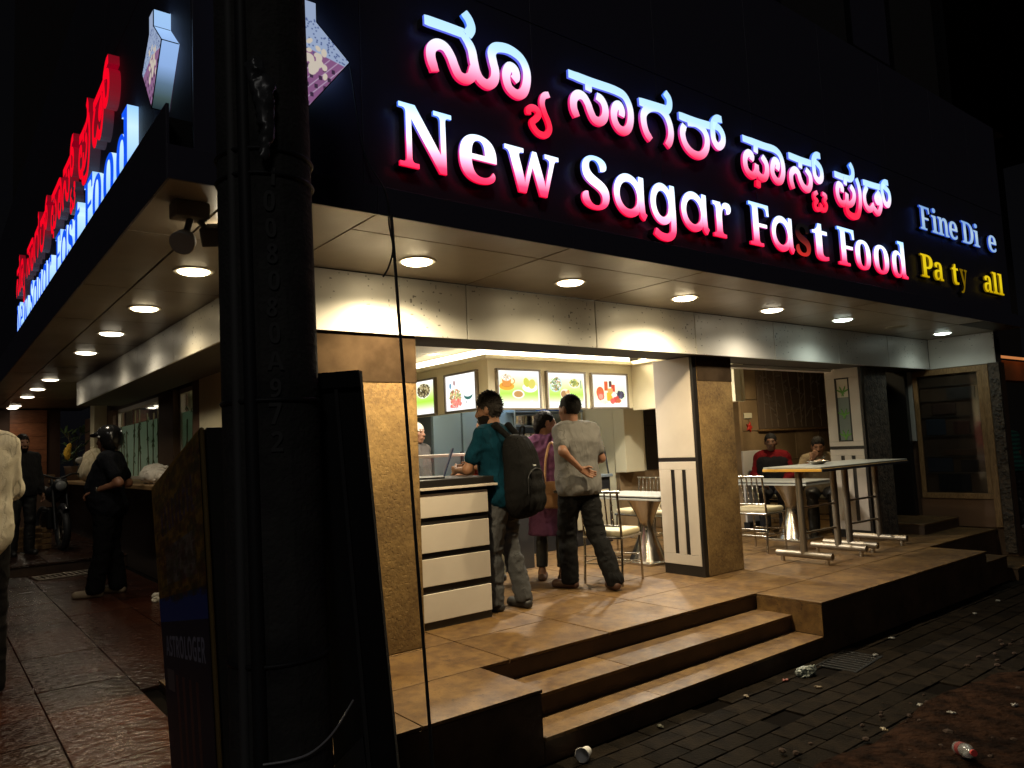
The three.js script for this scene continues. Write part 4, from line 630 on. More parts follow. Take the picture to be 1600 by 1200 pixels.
  if (!o.noHair) mesh('hair', tufts(E(surf(sc([ell([0, 0.042, -0.022], [0.083, 0.102 + (o.hairH ?? 0), 0.103]), ...(o.hairX ?? [])]), 0.007, 0.02, { amp: o.hairA ?? 0.006, fr: 70, s: 31, clip: (x, y, z) => Math.max(0.075 * (z / 0.09) - (y - 0.005) * (z > 0.02 ? 1 : 0.9) - (z < -0.02 ? 0.06 : 0.012), (o.hairLow ?? -0.075) - y) })), o.hairA ?? 0.006), hairM, root);
  if (o.brows !== false) for (const s of [-1, 1]) mesh('eyebrow', E(surf(sc([cap([s * 0.016, 0.031, 0.084], [s * 0.046, 0.034, 0.07], 0.005, 0.004)]), 0.003, 0.005)), hairM, root);
  if (o.moustache) mesh('moustache', E(surf(sc([cap([-0.024, -0.046, 0.084], [0, -0.04, 0.096], 0.006, 0.008), cap([0.024, -0.046, 0.084], [0, -0.04, 0.096], 0.006, 0.008)]), 0.0035, 0.008)), std(...(o.beardC ?? [0.014, 0.01, 0.008])), root);
  if (o.beard) mesh('beard', E(surf(sc([ell([0, -0.052, 0.022], [0.064, 0.07, 0.072]), cap([-0.018, -0.098, 0.05], [0.018, -0.098, 0.05], 0.026)]), 0.006, 0.02, { amp: 0.003, fr: 90, clip: (x, y, z) => Math.max(y + 0.035 - Math.max(0, 0.05 - z) * 0.6, z > 0.06 && Math.abs(x) < 0.026 && y > -0.068 ? 0.01 : -1) })), new THREE.MeshPhysicalMaterial({ color: C3(0.008, 0.006, 0.005), roughness: 0.9, specularIntensity: 0.15 }), root);
  if (o.shirt) {
    const s = o.shirt, p = [...trunk(0.012 + (s.loose ?? 0), 0, 1, o.sit ? 0 : 1), ...arms(0.01, s.sleeve === 'long' ? 'long' : 'short'), cap(J.shL, J.shR, 0.06 * W), cap(add3(J.neck, [0, -0.035, -0.005]), add3(J.neck, [0, -0.02, 0]), 0.072 * W)];
    const hem = s.hem ?? Math.min(J.hipL[1], J.hipR[1]) - 0.08;
    if (s.skirt) p.push(cap(lerp3(J.hipL, J.hipR, 0.35), [J.knL[0] * 0.7, hem - 0.26, 0], 0.13, s.skirt), cap(lerp3(J.hipL, J.hipR, 0.65), [J.knR[0] * 0.7, hem - 0.26, 0], 0.13, s.skirt));
    mesh(s.skirt ? 'dress' : 'shirt', surf(p, 0.011, 0.035, { amp: s.amp ?? 0.009, fr: 13, sy: 0.8, s: 7, clip: (x, y, z) => Math.max(o.sit ? -1 : hem - y, s.sleeve === 'long' ? -1 : -1) }), s.mat, root);
    if (s.collar) mesh('collar', surf([cap(add3(J.neck, [-0.05, -0.008, 0.03]), add3(J.neck, [0, 0.018, -0.06]), 0.022), cap(add3(J.neck, [0.05, -0.008, 0.03]), add3(J.neck, [0, 0.018, -0.06]), 0.022)], 0.007, 0.015), s.collar, root);
    for (const v of s.vest ?? []) mesh('vest_panel', surf(trunk(0.022 + (s.loose ?? 0), v[0], v[1]), 0.011, 0.035, { amp: 0.006, fr: 13, s: 9 }), v[2], root);
  }
  if (o.pants) { const e = o.pants.e ?? 0.016; mesh('trousers', surf([...trunk(-0.006, 0.8, 1), ...legs(e), ...['L', 'R'].map((s) => cap(lerp3(J['kn' + s], J['an' + s], 0.6), add3(J['an' + s], [0, -0.01, 0.005]), 0.05 * W + e, 0.05 * W + e))], 0.012, 0.03, { amp: o.pants.amp ?? 0.008, fr: 14, sy: 1.6, s: 13, clip: (x, y, z) => -y + (o.pants.hem ?? 0.05) }), o.pants.mat, root); }
  if (o.shoes) for (const s of ['L', 'R']) { const a = J['an' + s], t = J['to' + s], h = add3(a, norm3([t[0] - a[0], 0, t[2] - a[2]]), -0.04); h[1] = a[1] - 0.05; const y0 = Math.min(h[1], t[1]) - 0.028; mesh('shoe', surf([cap(h, t, 0.042, 0.038), cap(a, lerp3(h, t, 0.55), o.sandal ? 0.02 : 0.045, 0.036), cap(lerp3(h, t, 0.4), t, 0.042, 0.04)], 0.009, 0.02, { clip: (x, y, z) => y0 - y + 0 * x }), o.shoes, root); }
  root.userData.joints = undefined; delete root.userData.joints;
  return { root, J, E, sc };
}
// ---------------------------------------------------------------- street things in front
{
  const p = thing('utility_pole', 'thick dark utility pole with faint painted numbers, close to the camera', 'pole', [0.912, 0, -2.4]);
  p.rotation.z = 0.012;
  const g = new THREE.CylinderGeometry(0.137, 0.158, 8, 24, 40).translate(0, 4, 0), q = g.attributes.position;
  for (let i = 0; i < q.count; i++) { const a = Math.atan2(q.getZ(i), q.getX(i)), k = 1 + 0.03 * (n3(Math.cos(a) * 2 + 5, q.getY(i) * 2, Math.sin(a) * 2 + 5, 3) - 0.5); q.setX(i, q.getX(i) * k); q.setZ(i, q.getZ(i) * k); }
  g.computeVertexNormals(); mesh('pole_shaft', uvm(g), M.concrete, p);
  mesh('conduit', tube([[-0.11, 0, 0.12], [-0.105, 1.5, 0.11], [-0.1, 3, 0.1], [-0.09, 6, 0.09]], 0.022, 24, 10), M.cable, p);
  mesh('conduit', tube([[-0.142, 0, 0.075], [-0.136, 1.5, 0.07], [-0.128, 3.2, 0.066], [-0.118, 6, 0.06]], 0.015, 24, 8), std(0.09, 0.09, 0.09), p);
  const tape = []; for (const y of [1.1, 1.9, 2.62, 2.7]) tape.push(new THREE.TorusGeometry(0.158 - y * 0.0026, 0.008, 6, 40).rotateX(Math.PI / 2).translate(0, y, 0));
  mesh('strap', merge(tape), M.cable, p);
  const rag = surf([cap([-0.08, 2.95, 0.16], [-0.05, 2.72, 0.17], 0.025, 0.014), cap([-0.04, 2.9, 0.17], [-0.065, 2.66, 0.175], 0.014, 0.01)], 0.009, 0.02, { amp: 0.014, fr: 30, s: 3 });
  mesh('torn_plastic', rag, std(0.08, 0.08, 0.085, { roughness: 0.3 }), p);
  const chars = ['1', '0', '0', '8', '0', '8', '0', 'A', '9', '7', '2'], sans = await new FontLoader().loadAsync('fonts/droid/droid_sans_bold.typeface.json');
  chars.forEach((ch, i) => {
    const t = new TextGeometry(ch, { font: sans, size: 0.062, depth: 0.004, curveSegments: 4, bevelEnabled: false }); t.computeBoundingBox(); t.translate(-(t.boundingBox.min.x + t.boundingBox.max.x) / 2, 0, 0).scale(0.82, 1, 1);
    const y = 2.58 - i * 0.084, m = mesh('painted_number', t, std(0.085, 0.085, 0.085, { roughness: 0.9 }), p), a = -0.28 + rr(-0.03, 0.03); m.position.set(Math.sin(a) * (0.159 - y * 0.0026), y, Math.cos(a) * (0.159 - y * 0.0026)); m.rotation.set(0, a, rr(-0.07, 0.07)); m.scale.set(rr(0.9, 1.1), rr(0.92, 1.1), 1);
  });
  const wire = thing('tied_wire', 'thin pale wire tied round the pole and pulled to the leaning board', 'wire');
  mesh('wire', tube([[0.79, 0.83, -2.255], [0.86, 0.832, -2.222], [0.93, 0.838, -2.222], [1.02, 0.86, -2.27], [1.14, 0.9, -2.38]], 0.0035, 40, 6), std(0.5, 0.5, 0.52, { roughness: 0.3 }), wire); mesh('loose_end', tube([[0.85, 0.6, -2.22], [0.9, 0.615, -2.215], [0.93, 0.63, -2.22]], 0.003, 16, 6), std(0.4, 0.4, 0.42), wire);
}
function slab(corners, th, dir) { // a flat board from four corners (front face), pushed back by th along dir
  const f = corners.map((c) => V(...c)), b = f.map((c) => c.clone().addScaledVector(V(...dir), th)), P = [], U = [], uv = [[0, 1], [1, 1], [1, 0], [0, 0]];
  const quad = (a, c, d, e, t) => { for (const [v, k] of [[a, 0], [c, 1], [d, 2], [a, 0], [d, 2], [e, 3]]) { P.push(v.x, v.y, v.z); U.push(...(t ? uv[k] : [0.02, 0.02])); } };
  quad(f[0], f[3], f[2], f[1]); for (let i = P.length / 3 - 6, k = [0, 3, 2, 0, 2, 1]; i < P.length / 3; i++) { const q = uv[k[i - P.length / 3 + 6]]; U[2 * i] = q[0]; U[2 * i + 1] = q[1]; }
  quad(b[0], b[1], b[2], b[3]); for (let i = 0; i < 4; i++) { const j = (i + 1) % 4; quad(f[i], f[j], b[j], b[i]); }
  const g = new THREE.BufferGeometry(); g.setAttribute('position', new THREE.Float32BufferAttribute(P, 3)); g.setAttribute('uv', new THREE.Float32BufferAttribute(U, 2)); g.computeVertexNormals(); return g;
}
{
  const o = thing('leaning_board', 'tall dark board leaning against the right side of the pole', 'board');
  const TL = [1.02, 1.97, -2.42], TR = [1.158, 1.97, -2.285], BL = [1.2, 0, -2.6], BR = [1.386, 0, -2.444], at = (u, v, dx) => { const a = lerp3(TL, BL, v), b = lerp3(TR, BR, v); return add3(lerp3(a, b, u), [0.012, 0, -0.01], dx); };
  mesh('board_panel', slab([at(0, 0, 0), at(0.96, 0, 0), at(0.96, 1, 0), at(0, 1, 0)], 0.02, [0.65, 0, -0.76]), std(0.012, 0.012, 0.013, { roughness: 0.55 }), o);
  mesh('frame_bar', slab([at(0.52, -0.006, -1), at(0.58, -0.006, -1), at(0.6, 1, -1), at(0.54, 1, -1)], 0.012, [0.65, 0, -0.76]), std(0.05, 0.05, 0.052, { roughness: 0.4 }), o);
  mesh('frame_bar', slab([at(0.97, -0.012, -1), at(1, -0.012, -1), at(1, 1, -1), at(0.97, 1, -1)], 0.035, [0.65, 0, -0.76]), std(0.006, 0.006, 0.006, { roughness: 0.9 }), o);
  mesh('top_cap', slab([at(0.05, -0.014, -1.4), at(1, -0.016, -1.4), at(1, 0.012, -1.4), at(0.05, 0.012, -1.4)], 0.05, [0.65, 0, -0.76]), std(0.006, 0.006, 0.006, { roughness: 0.9 }), o);
  mesh('foot_bracket', slab([at(-0.05, 0.68, -0.8), at(0.5, 0.62, -0.8), at(0.52, 0.72, -0.8), at(-0.03, 0.8, -0.8)], 0.01, [0.65, 0, -0.76]), std(0.035, 0.035, 0.04, { roughness: 0.4 }), o);
}
{
  const o = thing('street_sign_board', 'worn yellow and blue standing sign board left of the pole, lettered ASTROLOGER', 'sign board');
  const c = document.createElement('canvas'); c.width = 256; c.height = 512; const x = c.getContext('2d');
  x.fillStyle = '#a98436'; x.fillRect(0, 0, 256, 512); x.fillStyle = '#3050a8'; x.fillRect(0, 188, 256, 40); x.fillStyle = '#363a4c'; x.fillRect(0, 228, 256, 284);
  x.fillStyle = '#6a5c88'; for (let i = 0; i < 9; i++) { x.fillRect(44 + i * 20, 50 - i, 9, 42); x.fillRect(44 + i * 20, 50 + (i % 3) * 16, 16, 7); }
  x.fillStyle = '#8a8078'; x.fillRect(56, 112, 158, 58);
  for (let i = 0; i < 1100; i++) { x.fillStyle = `rgba(${50 + rnd() * 70},${42 + rnd() * 46},${26 + rnd() * 30},0.26)`; x.fillRect(rnd() * 256, rnd() * 190, 3 + rnd() * 22, 2 + rnd() * 12); }
  x.fillStyle = '#98a2bc'; x.font = 'bold 38px sans-serif'; x.textAlign = 'center'; x.save(); x.translate(128, 284); x.scale(0.88, 1.2); x.fillText('ASTROLOGER', 0, 0); x.restore();
  x.fillStyle = '#6a6a72'; x.fillRect(20, 306, 40, 36); x.fillStyle = '#6a4a48'; for (let i = 0; i < 4; i++) x.fillRect(70 + i * 36, 312, 13, 180);
  const t = new THREE.CanvasTexture(c); t.colorSpace = THREE.SRGBColorSpace;
  const TL = [0.742, 1.62, -3.33], TR = [0.757, 1.83, -2.71], BR = [0.845, 0.36, -2.8], BL = [0.868, 0.36, -3.55];
  const fg = new THREE.PlaneGeometry(1, 1, 10, 20), fp = fg.attributes.position; for (let i = 0; i < fp.count; i++) { const u = fp.getX(i) + 0.5, v = 0.5 - fp.getY(i), q = lerp3(lerp3(TL, TR, u), lerp3(BL, BR, u), v); fp.setXYZ(i, q[0] - 0.014, q[1], q[2]); } fg.computeVertexNormals();
  mesh('printed_face', fg, new THREE.MeshStandardMaterial({ map: t, roughness: 0.6 }), o);
  mesh('board_body', slab([TL, TR, BR, BL].map((p, i) => add3(p, [0.0105, 0.006 * (i < 2), 0.012 * (i === 1 || i === 2 ? 1 : -1)])), 0.09, [1, 0, 0]), std(0.016, 0.016, 0.017), o);
  mesh('edge_trim', merge([bar(add3(TL, [-0.002, 0, 0]), add3(TR, [-0.002, 0, 0]), 0.009, 8), bar(add3(TR, [-0.002, 0, 0]), add3(BR, [-0.002, 0, 0]), 0.009, 8), bar(add3(TL, [-0.002, 0, 0]), add3(BL, [-0.002, 0, 0]), 0.009, 8)]), std(0.18, 0.12, 0.035), o);
}
{
  const s = thing('stay_wire', 'straight dark wire running from the canopy edge down to the street', 'wire');
  mesh('wire', tube([[1.86, 2.935, -3.292], [1.935, 0, -3.18]], 0.0085, 1, 8), M.cable, s);
  const h = thing('hanging_wire', 'thin loose wire dangling from the front canopy edge', 'wire');
  mesh('wire', tube([[1.72, 3.75, -3.43], [1.77, 3.3, -3.4], [1.83, 3.05, -3.29], [1.845, 2.88, -3.29], [1.86, 2.76, -3.285], [1.83, 2.66, -3.28], [1.79, 2.6, -3.27]], 0.0045, 60, 6), M.cable, h);
  const f = thing('floodlight', 'unlit twin security floodlight under the canopy corner left of the pole', 'floodlight', [0.94, H, -3.6]);
  mesh('mount', rbox(-0.06, 0.1, -0.08, -0.001, -0.06, 0.05, 0.01), std(0.35, 0.33, 0.3), f);
  mesh('arm', merge([bar([0.02, -0.08, 0], [0, -0.15, 0.01], 0.016), bar([0.06, -0.08, 0], [0.11, -0.14, 0], 0.014)]), std(0.25, 0.24, 0.22), f);
  mesh('round_head', new THREE.LatheGeometry([[0, -0.05], [0.03, -0.048], [0.05, -0.02], [0.058, 0.03], [0.052, 0.034], [0, 0.03]].map((p) => new THREE.Vector2(...p)), 24).rotateX(2.2).rotateY(-0.7).translate(-0.01, -0.19, 0.01), std(0.4, 0.37, 0.32), f);
  mesh('box_head', rbox(-0.05, 0.05, -0.045, 0.045, -0.06, 0.06, 0.008).rotateX(0.5).rotateY(-0.6).translate(0.13, -0.14, 0.0), std(0.12, 0.12, 0.13), f);
  const b = thing('spot_lamp', 'tiny bright spot lamp at the left edge of the pole under the soffit', 'lamp', [1.196, 2.87, -3.87]);
  mesh('lamp_bulb', new THREE.SphereGeometry(0.016, 12, 8), M.glow(1, 0.85, 0.6, 14), b); mesh('stem', bar([0, 0.012, 0], [0, 0.066, 0], 0.008), M.darkMetal, b);
  const l = new THREE.PointLight(C3(1, 0.85, 0.6), 0.12, 0, 2); l.name = 'spot_lamp_glow'; l.castShadow = true; b.add(l);
}
// ---------------------------------------------------------------- counter and kitchen
{
  const c = thing('service_counter', 'white and black banded service counter beside the left stone column', 'counter');
  mesh('counter_body', box(2.81, 3.55, PF + 0.002, 1.42, -5.42, -4.885), M.blackLam, c);
  for (const [a, b] of [[0.45, 0.655], [0.71, 0.912], [0.957, 1.164], [1.218, 1.395]]) mesh('white_panel', rbox(2.81, 3.545, a, b, -4.884, -4.868, 0.004), M.whiteLam, c);
  mesh('white_rim', rbox(2.8, 3.63, 1.422, 1.442, -5.46, -4.84, 0.004), M.whiteLam, c); mesh('counter_top', rbox(2.8, 3.6, 1.444, 1.5, -5.45, -4.85, 0.006), M.blackLam, c);
  const l = thing('laptop', 'open laptop on the white and black service counter', 'laptop', [3.16, 1.501, -5.12], 4.16);
  mesh('base', rbox(-0.17, 0.17, 0, 0.016, -0.12, 0.12, 0.005), M.darkMetal, l); const k = mesh('screen', rbox(-0.17, 0.17, 0, 0.23, -0.006, 0.006, 0.004), std(0.02, 0.03, 0.08, { roughness: 0.3 }), l); k.position.set(0, 0.016, -0.115); k.rotation.x = -0.35;
  const d = thing('display_counter', 'long glass display counter with a pale top rim in front of the kitchen', 'counter');
  mesh('counter_body', rbox(3.4, 5.3, PF, 1.2, -7.0, -6.45), std(0.03, 0.03, 0.032, { roughness: 0.3 }), d); mesh('glass_front', box(3.42, 5.28, 1.202, 1.645, -6.47, -6.462), M.glass, d); mesh('top_rim', rbox(3.38, 5.32, 1.65, 1.68, -6.75, -6.44, 0.005), M.whiteLam, d); mesh('inner_shelf', box(3.42, 5.28, 1.4, 1.41, -6.9, -6.5), M.kitchenSteel, d); 
  for (let i = 0; i < 7; i++) mesh('food_tray', rbox(3.5 + i * 0.25, 3.7 + i * 0.25, 1.203, 1.26, -6.85, -6.55, 0.01), i % 2 ? M.kitchenSteel : std(0.25, 0.2, 0.08), d);
  const e = thing('kitchen_counter', 'dark steel kitchen counter behind the standing customers', 'counter');
  mesh('counter_body', rbox(5.45, 7.35, PF, 1.26, -7.9, -7.25), M.darkMetal, e); mesh('counter_top', rbox(5.42, 7.38, 1.262, 1.3, -7.92, -7.22), M.kitchenSteel, e); mesh('front_panel', rbox(6.7, 7.3, 0.6, 1.1, -7.248, -7.23), std(0.3, 0.25, 0.16), e);
  const s = thing('glass_showcase', 'small slanted glass showcase at the right end of the kitchen counter', 'showcase', [7.06, 1.301, -7.5]);
  mesh('frame', merge([bar([-0.3, 0, 0.22], [-0.3, 0.36, 0.16], 0.012), bar([0.3, 0, 0.22], [0.3, 0.36, 0.16], 0.012), bar([-0.3, 0.36, 0.16], [0.3, 0.36, 0.16], 0.012), bar([-0.3, 0.36, -0.2], [-0.3, 0.36, 0.16], 0.012), bar([0.3, 0.36, -0.2], [0.3, 0.36, 0.16], 0.012), bar([0.3, 0, -0.2], [0.3, 0.36, -0.2], 0.012), bar([-0.3, 0, -0.2], [-0.3, 0.36, -0.2], 0.012)]), M.darkMetal, s);
  mesh('glass_front', slab([[-0.29, 0.355, 0.165], [0.29, 0.355, 0.165], [0.29, 0.005, 0.222], [-0.29, 0.005, 0.222]], 0.004, [0, 0, -1]), M.glass, s); mesh('back_panel', rbox(-0.29, 0.29, 0.01, 0.35, -0.215, -0.205), M.kitchenSteel, s);
  const j = thing('juice_machine', 'steel juice machine standing on the glass showcase', 'juicer', [7.1, 1.675, -7.5]);
  mesh('machine_body', rbox(-0.12, 0.12, 0, 0.2, -0.12, 0.1, 0.02), M.steel, j); mesh('feed_tube', new THREE.CylinderGeometry(0.06, 0.075, 0.1, 20).translate(-0.02, 0.255, 0), M.steel, j); mesh('spout', bar([0.12, 0.05, 0.02], [0.18, 0.03, 0.06], 0.018), M.steel, j);
  const r = thing('steel_rack', 'steel kitchen rack with pans and a blue tray under the menu boards', 'rack', [7.6, PF, -8.9]);
  for (const y of [0.4, 0.95, 1.35, 1.62, 1.84]) mesh('rack_shelf', rbox(-0.75, 0.65, y, y + 0.02, -0.25, 0.25, 0.004), M.kitchenSteel, r);
  for (const u of [-0.73, 0.63]) for (const v of [-0.23, 0.23]) mesh('rack_post', bar([u, 0, v], [u, 1.95, v], 0.015), M.kitchenSteel, r);
  const bt = thing('plastic_tray', 'blue plastic tray on the top of the steel kitchen rack', 'tray', [7.75, PF + 1.861, -8.85]); mesh('tray_body', rbox(-0.2, 0.2, 0, 0.1, -0.15, 0.15, 0.02), std(0.02, 0.12, 0.5), bt); mesh('tray_rim', rbox(-0.22, 0.22, 0.101, 0.115, -0.17, 0.17, 0.006), std(0.02, 0.14, 0.55), bt);
  [[7.1, 1.642], [7.4, 1.642], [7.25, 1.372]].forEach(([u, y], i) => { const q = thing('cooking_pot', ['steel pot at the left of the upper rack shelf', 'steel pot beside the middle of the upper rack shelf', 'steel pot on the lower rack shelf'][i], 'pot', [u, PF + y, -8.85]); mesh('pot_body', new THREE.LatheGeometry([[0, 0], [0.1, 0], [0.12, 0.02], [0.125, 0.15], [0.135, 0.155], [0.12, 0.158], [0.115, 0.03], [0, 0.02]].map((p) => new THREE.Vector2(...p)), 24), M.steel, q); mesh('pot_handle', new THREE.TorusGeometry(0.035, 0.006, 6, 14).translate(0.16, 0.12, 0), M.steel, q); });
  const f = thing('steel_fridge', 'tall blue-grey steel cold store with flat doors behind the display counter', 'fridge', [6.3, PF, -9.2]);
  mesh('fridge_body', box(-0.75, 0.75, 0, 2.2, -0.38, 0.3), std(0.12, 0.16, 0.2), f); for (let i = 0; i < 3; i++) { const d2 = mesh('fridge_door', rbox(-0.74 + i * 0.5, -0.27 + i * 0.5, 0.06, 2.16, 0.302, 0.34, 0.006), std(0.3, 0.42, 0.52, { roughness: 0.4, metalness: 0.2 }), f); mesh('handle', bar([-0.3 + i * 0.5, 0.9, 0.36], [-0.3 + i * 0.5, 1.3, 0.36], 0.01), M.darkMetal, d2); }
  const w = thing('white_panel_board', 'plain pale panel leaning on the stone dining wall behind the seated men', 'panel', [9.62, PF, -6.5]); mesh('panel_face', rbox(-0.3, 0.22, 0.1, 1.12, -0.015, 0.015), std(0.5, 0.47, 0.45), w); mesh('panel_foot', rbox(-0.3, 0.22, 0, 0.098, -0.05, 0.05), M.darkMetal, w);
  const nt = thing('wall_notice', 'small cream notice plate on the stone dining wall beside the column', 'notice', [9.66, 2.03, -6.59]); mesh('plate', rbox(-0.1, 0.1, -0.04, 0.04, 0, 0.008, 0.003), std(0.6, 0.55, 0.4), nt); const ex = mesh('print', new TextGeometry('EXIT', { font, size: 0.04, depth: 0.001, curveSegments: 3, bevelEnabled: false }).translate(-0.07, -0.02, 0.0085), std(0.25, 0.03, 0.02), nt); nt.remove(ex);
  const rs = thing('wall_ornament', 'small red star ornament on the stone dining wall below the notice', 'ornament', [9.68, 1.86, -6.592]); const st = new THREE.Shape(); for (let i = 0; i < 10; i++) { const a = i * Math.PI / 5, k = i % 2 ? 0.035 : 0.075; i ? st.lineTo(Math.cos(a) * k, Math.sin(a) * k) : st.moveTo(k, 0); } mesh('star', new THREE.ExtrudeGeometry(st, { depth: 0.012, bevelEnabled: true, bevelSize: 0.004, bevelThickness: 0.004, bevelSegments: 1 }), std(0.5, 0.03, 0.02, { roughness: 0.4 }), rs); mesh('cord', bar([0, 0.07, 0.006], [0, 0.12, 0.006], 0.003, 6), M.cable, rs);
}
// ---------------------------------------------------------------- chairs and tables
function chair(label, pos, turn, group) { // bamboo-look steel chair facing +z
  const c = thing('banquet_chair', label, 'chair', pos, turn, group), w = 0.2;
  for (const s of [-1, 1]) { mesh('leg', bar([s * w, 0, 0.2], [s * w * 0.97, 0.43, 0.19], 0.0115), M.steel, c); mesh('leg', tube([[s * w, 0, -0.22], [s * w, 0.43, -0.19], [s * w, 0.87, -0.235]], 0.0125, 14, 8), M.steel, c); }
  const st = []; for (const y of [0.17, 0.24]) st.push(bar([-w, y, 0.197], [w, y, 0.197], 0.007, 8), bar([-w, y + 0.02, -0.205], [w, y + 0.02, -0.205], 0.007, 8)); for (const s of [-1, 1]) st.push(bar([s * w, 0.2, -0.205], [s * w, 0.2, 0.197], 0.007, 8));
  mesh('stretcher', merge(st), M.steel, c);
  mesh('seat_frame', merge([rbox(-0.215, 0.215, 0.425, 0.45, -0.21, 0.215, 0.01)]), M.steel, c);
  const g = new RoundedBoxGeometry(0.41, 0.06, 0.4, 4, 0.026).translate(0, 0.478, 0.002), p = g.attributes.position; for (let i = 0; i < p.count; i++) if (p.getY(i) > 0.48) p.setY(i, p.getY(i) + 0.014 * Math.cos(p.getX(i) * 7) * Math.cos(p.getZ(i) * 7)); g.computeVertexNormals(); mesh('cushion', g, M.cushion, c);
  const knob = (a, b, n) => { const o = []; for (let i = 0; i < n; i++) { const q = lerp3(a, b, (i + 0.5) / n); o.push(new THREE.SphereGeometry(0.0135, 8, 6).scale(1, 0.55, 1).translate(...q)); } return o; };
  mesh('top_rail', merge([bar([-w - 0.025, 0.865, -0.236], [w + 0.025, 0.865, -0.236], 0.0135), ...[-0.2, -0.1, 0, 0.1, 0.2].map((x) => new THREE.SphereGeometry(0.018, 8, 6).scale(0.6, 1, 1).translate(x, 0.865, -0.236))]), M.steel, c);
  mesh('back_rail', merge([bar([-w, 0.55, -0.203], [w, 0.55, -0.203], 0.01), ...[-0.12, -0.04, 0.04, 0.12].map((x) => new THREE.SphereGeometry(0.014, 8, 6).scale(0.6, 1, 1).translate(x, 0.55, -0.203))]), M.steel, c);
  for (const x of [-0.13, -0.065, 0, 0.065, 0.13]) mesh('back_spindle', merge([bar([x, 0.55, -0.203], [x, 0.865, -0.236], 0.008, 8), ...knob([x, 0.58, -0.206], [x, 0.84, -0.233], 4)]), M.steel, c);
  return c;
}
const CG = 'steel banquet chairs at the tables', ch0 = chair('steel bamboo-look chair behind the man in grey, facing the first table', [5.25, PF, -5.19], 1.85, CG);
[['steel chair at the far side of the first table, left of the white column panel', [6.98, PF, -6.42], -1.5], ['steel chair at the far side of the first table, partly behind the white column panel', [7.0, PF, -5.82], -1.62], ['steel chair in front of the seated men, right of the stone column', [7.72, PF, -5.2], 1.52],
  ['steel chair under the man in the red and black jacket', [9.6, PF, -6.1], -1.35], ['steel chair under the man holding a hand to his mouth', [9.75, PF, -5.45], -1.35]].forEach(([l, p, t]) => copy(ch0, l, p, t, CG));
function pedestalTable(label, x0, x1, z0, z1, base) {
  const t = thing('pedestal_table', label, 'table', [(x0 + x1) / 2, PF, (z0 + z1) / 2], 0, 'white tables on flared steel pedestals'), a = (x1 - x0) / 2, b = (z1 - z0) / 2;
  mesh('table_top', rbox(-a, a, 0.735, 0.75, -b, b, 0.004), M.tableTop, t); mesh('edge_band', rbox(-a + 0.004, a - 0.004, 0.722, 0.734, -b + 0.004, b - 0.004, 0.003), M.blackLam, t); mesh('under_top', rbox(-a, a, 0.7, 0.721, -b, b, 0.004), M.tableTop, t);
  const bz = base - (z0 + z1) / 2;
  mesh('pedestal', new THREE.LatheGeometry([[0.21, 0.03], [0.2, 0.05], [0.135, 0.2], [0.085, 0.33], [0.08, 0.4], [0.085, 0.46], [0.13, 0.56], [0.2, 0.68], [0.21, 0.7]].map((p) => new THREE.Vector2(...p)), 12).rotateY(0.26).translate(0, 0, bz), M.steel, t);
  mesh('base_plate', rbox(-0.26, 0.26, 0.002, 0.03, bz - 0.26, bz + 0.26, 0.006), M.steel, t);
}
pedestalTable('white-topped pedestal table left of the stone column, behind the steel chair', 6.0, 6.62, -6.3, -5.22, -5.7);
pedestalTable('white-topped pedestal table in front of the two seated men', 8.4, 9.05, -6.25, -4.98, -5.4);
function standTable(label, x0) {
  const t = thing('standing_table', label, 'standing table', [x0, PF, -4.34], 0, 'tall steel standing tables');
  mesh('table_top', rbox(0.006, 0.95, 0.972, 0.99, -0.33, 0.33, 0.003), M.tableTop, t); mesh('edge_band', rbox(0, 0.956, 0.944, 0.9715, -0.336, 0.336, 0.003), M.yellowEdge, t); mesh('front_edge', rbox(0.004, 0.952, 0.943, 0.97, 0.3365, 0.344, 0.002), std(0.05, 0.055, 0.075), t);
  for (const x of [0.13, 0.82]) {
    mesh('leg', bar([x, 0.085, 0], [x, 0.942, 0], 0.036, 18), M.brushed, t);
    mesh('foot_bar', merge([bar([x, 0.085, -0.31], [x, 0.085, 0.31], 0.035, 16)]), M.brushed, t);
    for (const z of [-0.25, 0.25]) mesh('foot_pad', bar([x, 0.001, z], [x, 0.06, z], 0.022, 12), M.steel, t);
  }
  for (const y of [0.3, 0.56]) mesh('cross_rail', bar([0.13, y, 0], [0.82, y, 0], 0.012), M.brushed, t);
  return t;
}
const sta = standTable('tall standing table with a yellow edge, nearest the stone column', 7.05);
copy(sta, 'tall standing table holding a steel dish, toward the dark doorway', [8.03, PF, -4.36], 0);
{
  const b = thing('steel_dish', 'small steel dish with a spoon on the standing table', 'dish', [7.72, PF + 0.991, -4.42]);
  mesh('dish_body', new THREE.LatheGeometry([[0, 0], [0.05, 0], [0.09, 0.02], [0.115, 0.035], [0.118, 0.038], [0.11, 0.038], [0.085, 0.024], [0.05, 0.006], [0, 0.006]].map((p) => new THREE.Vector2(...p)), 28), M.steel, b); mesh('food', surf([ell([0, 0.025, 0], [0.06, 0.018, 0.05]), ell([0.03, 0.03, 0.01], [0.03, 0.02, 0.03])], 0.006, 0.01, { amp: 0.004, fr: 60 }), std(0.3, 0.2, 0.12), b);
  mesh('spoon', bar([0.02, 0.03, 0], [0.12, 0.085, 0.02], 0.005, 8), M.steel, b);
}
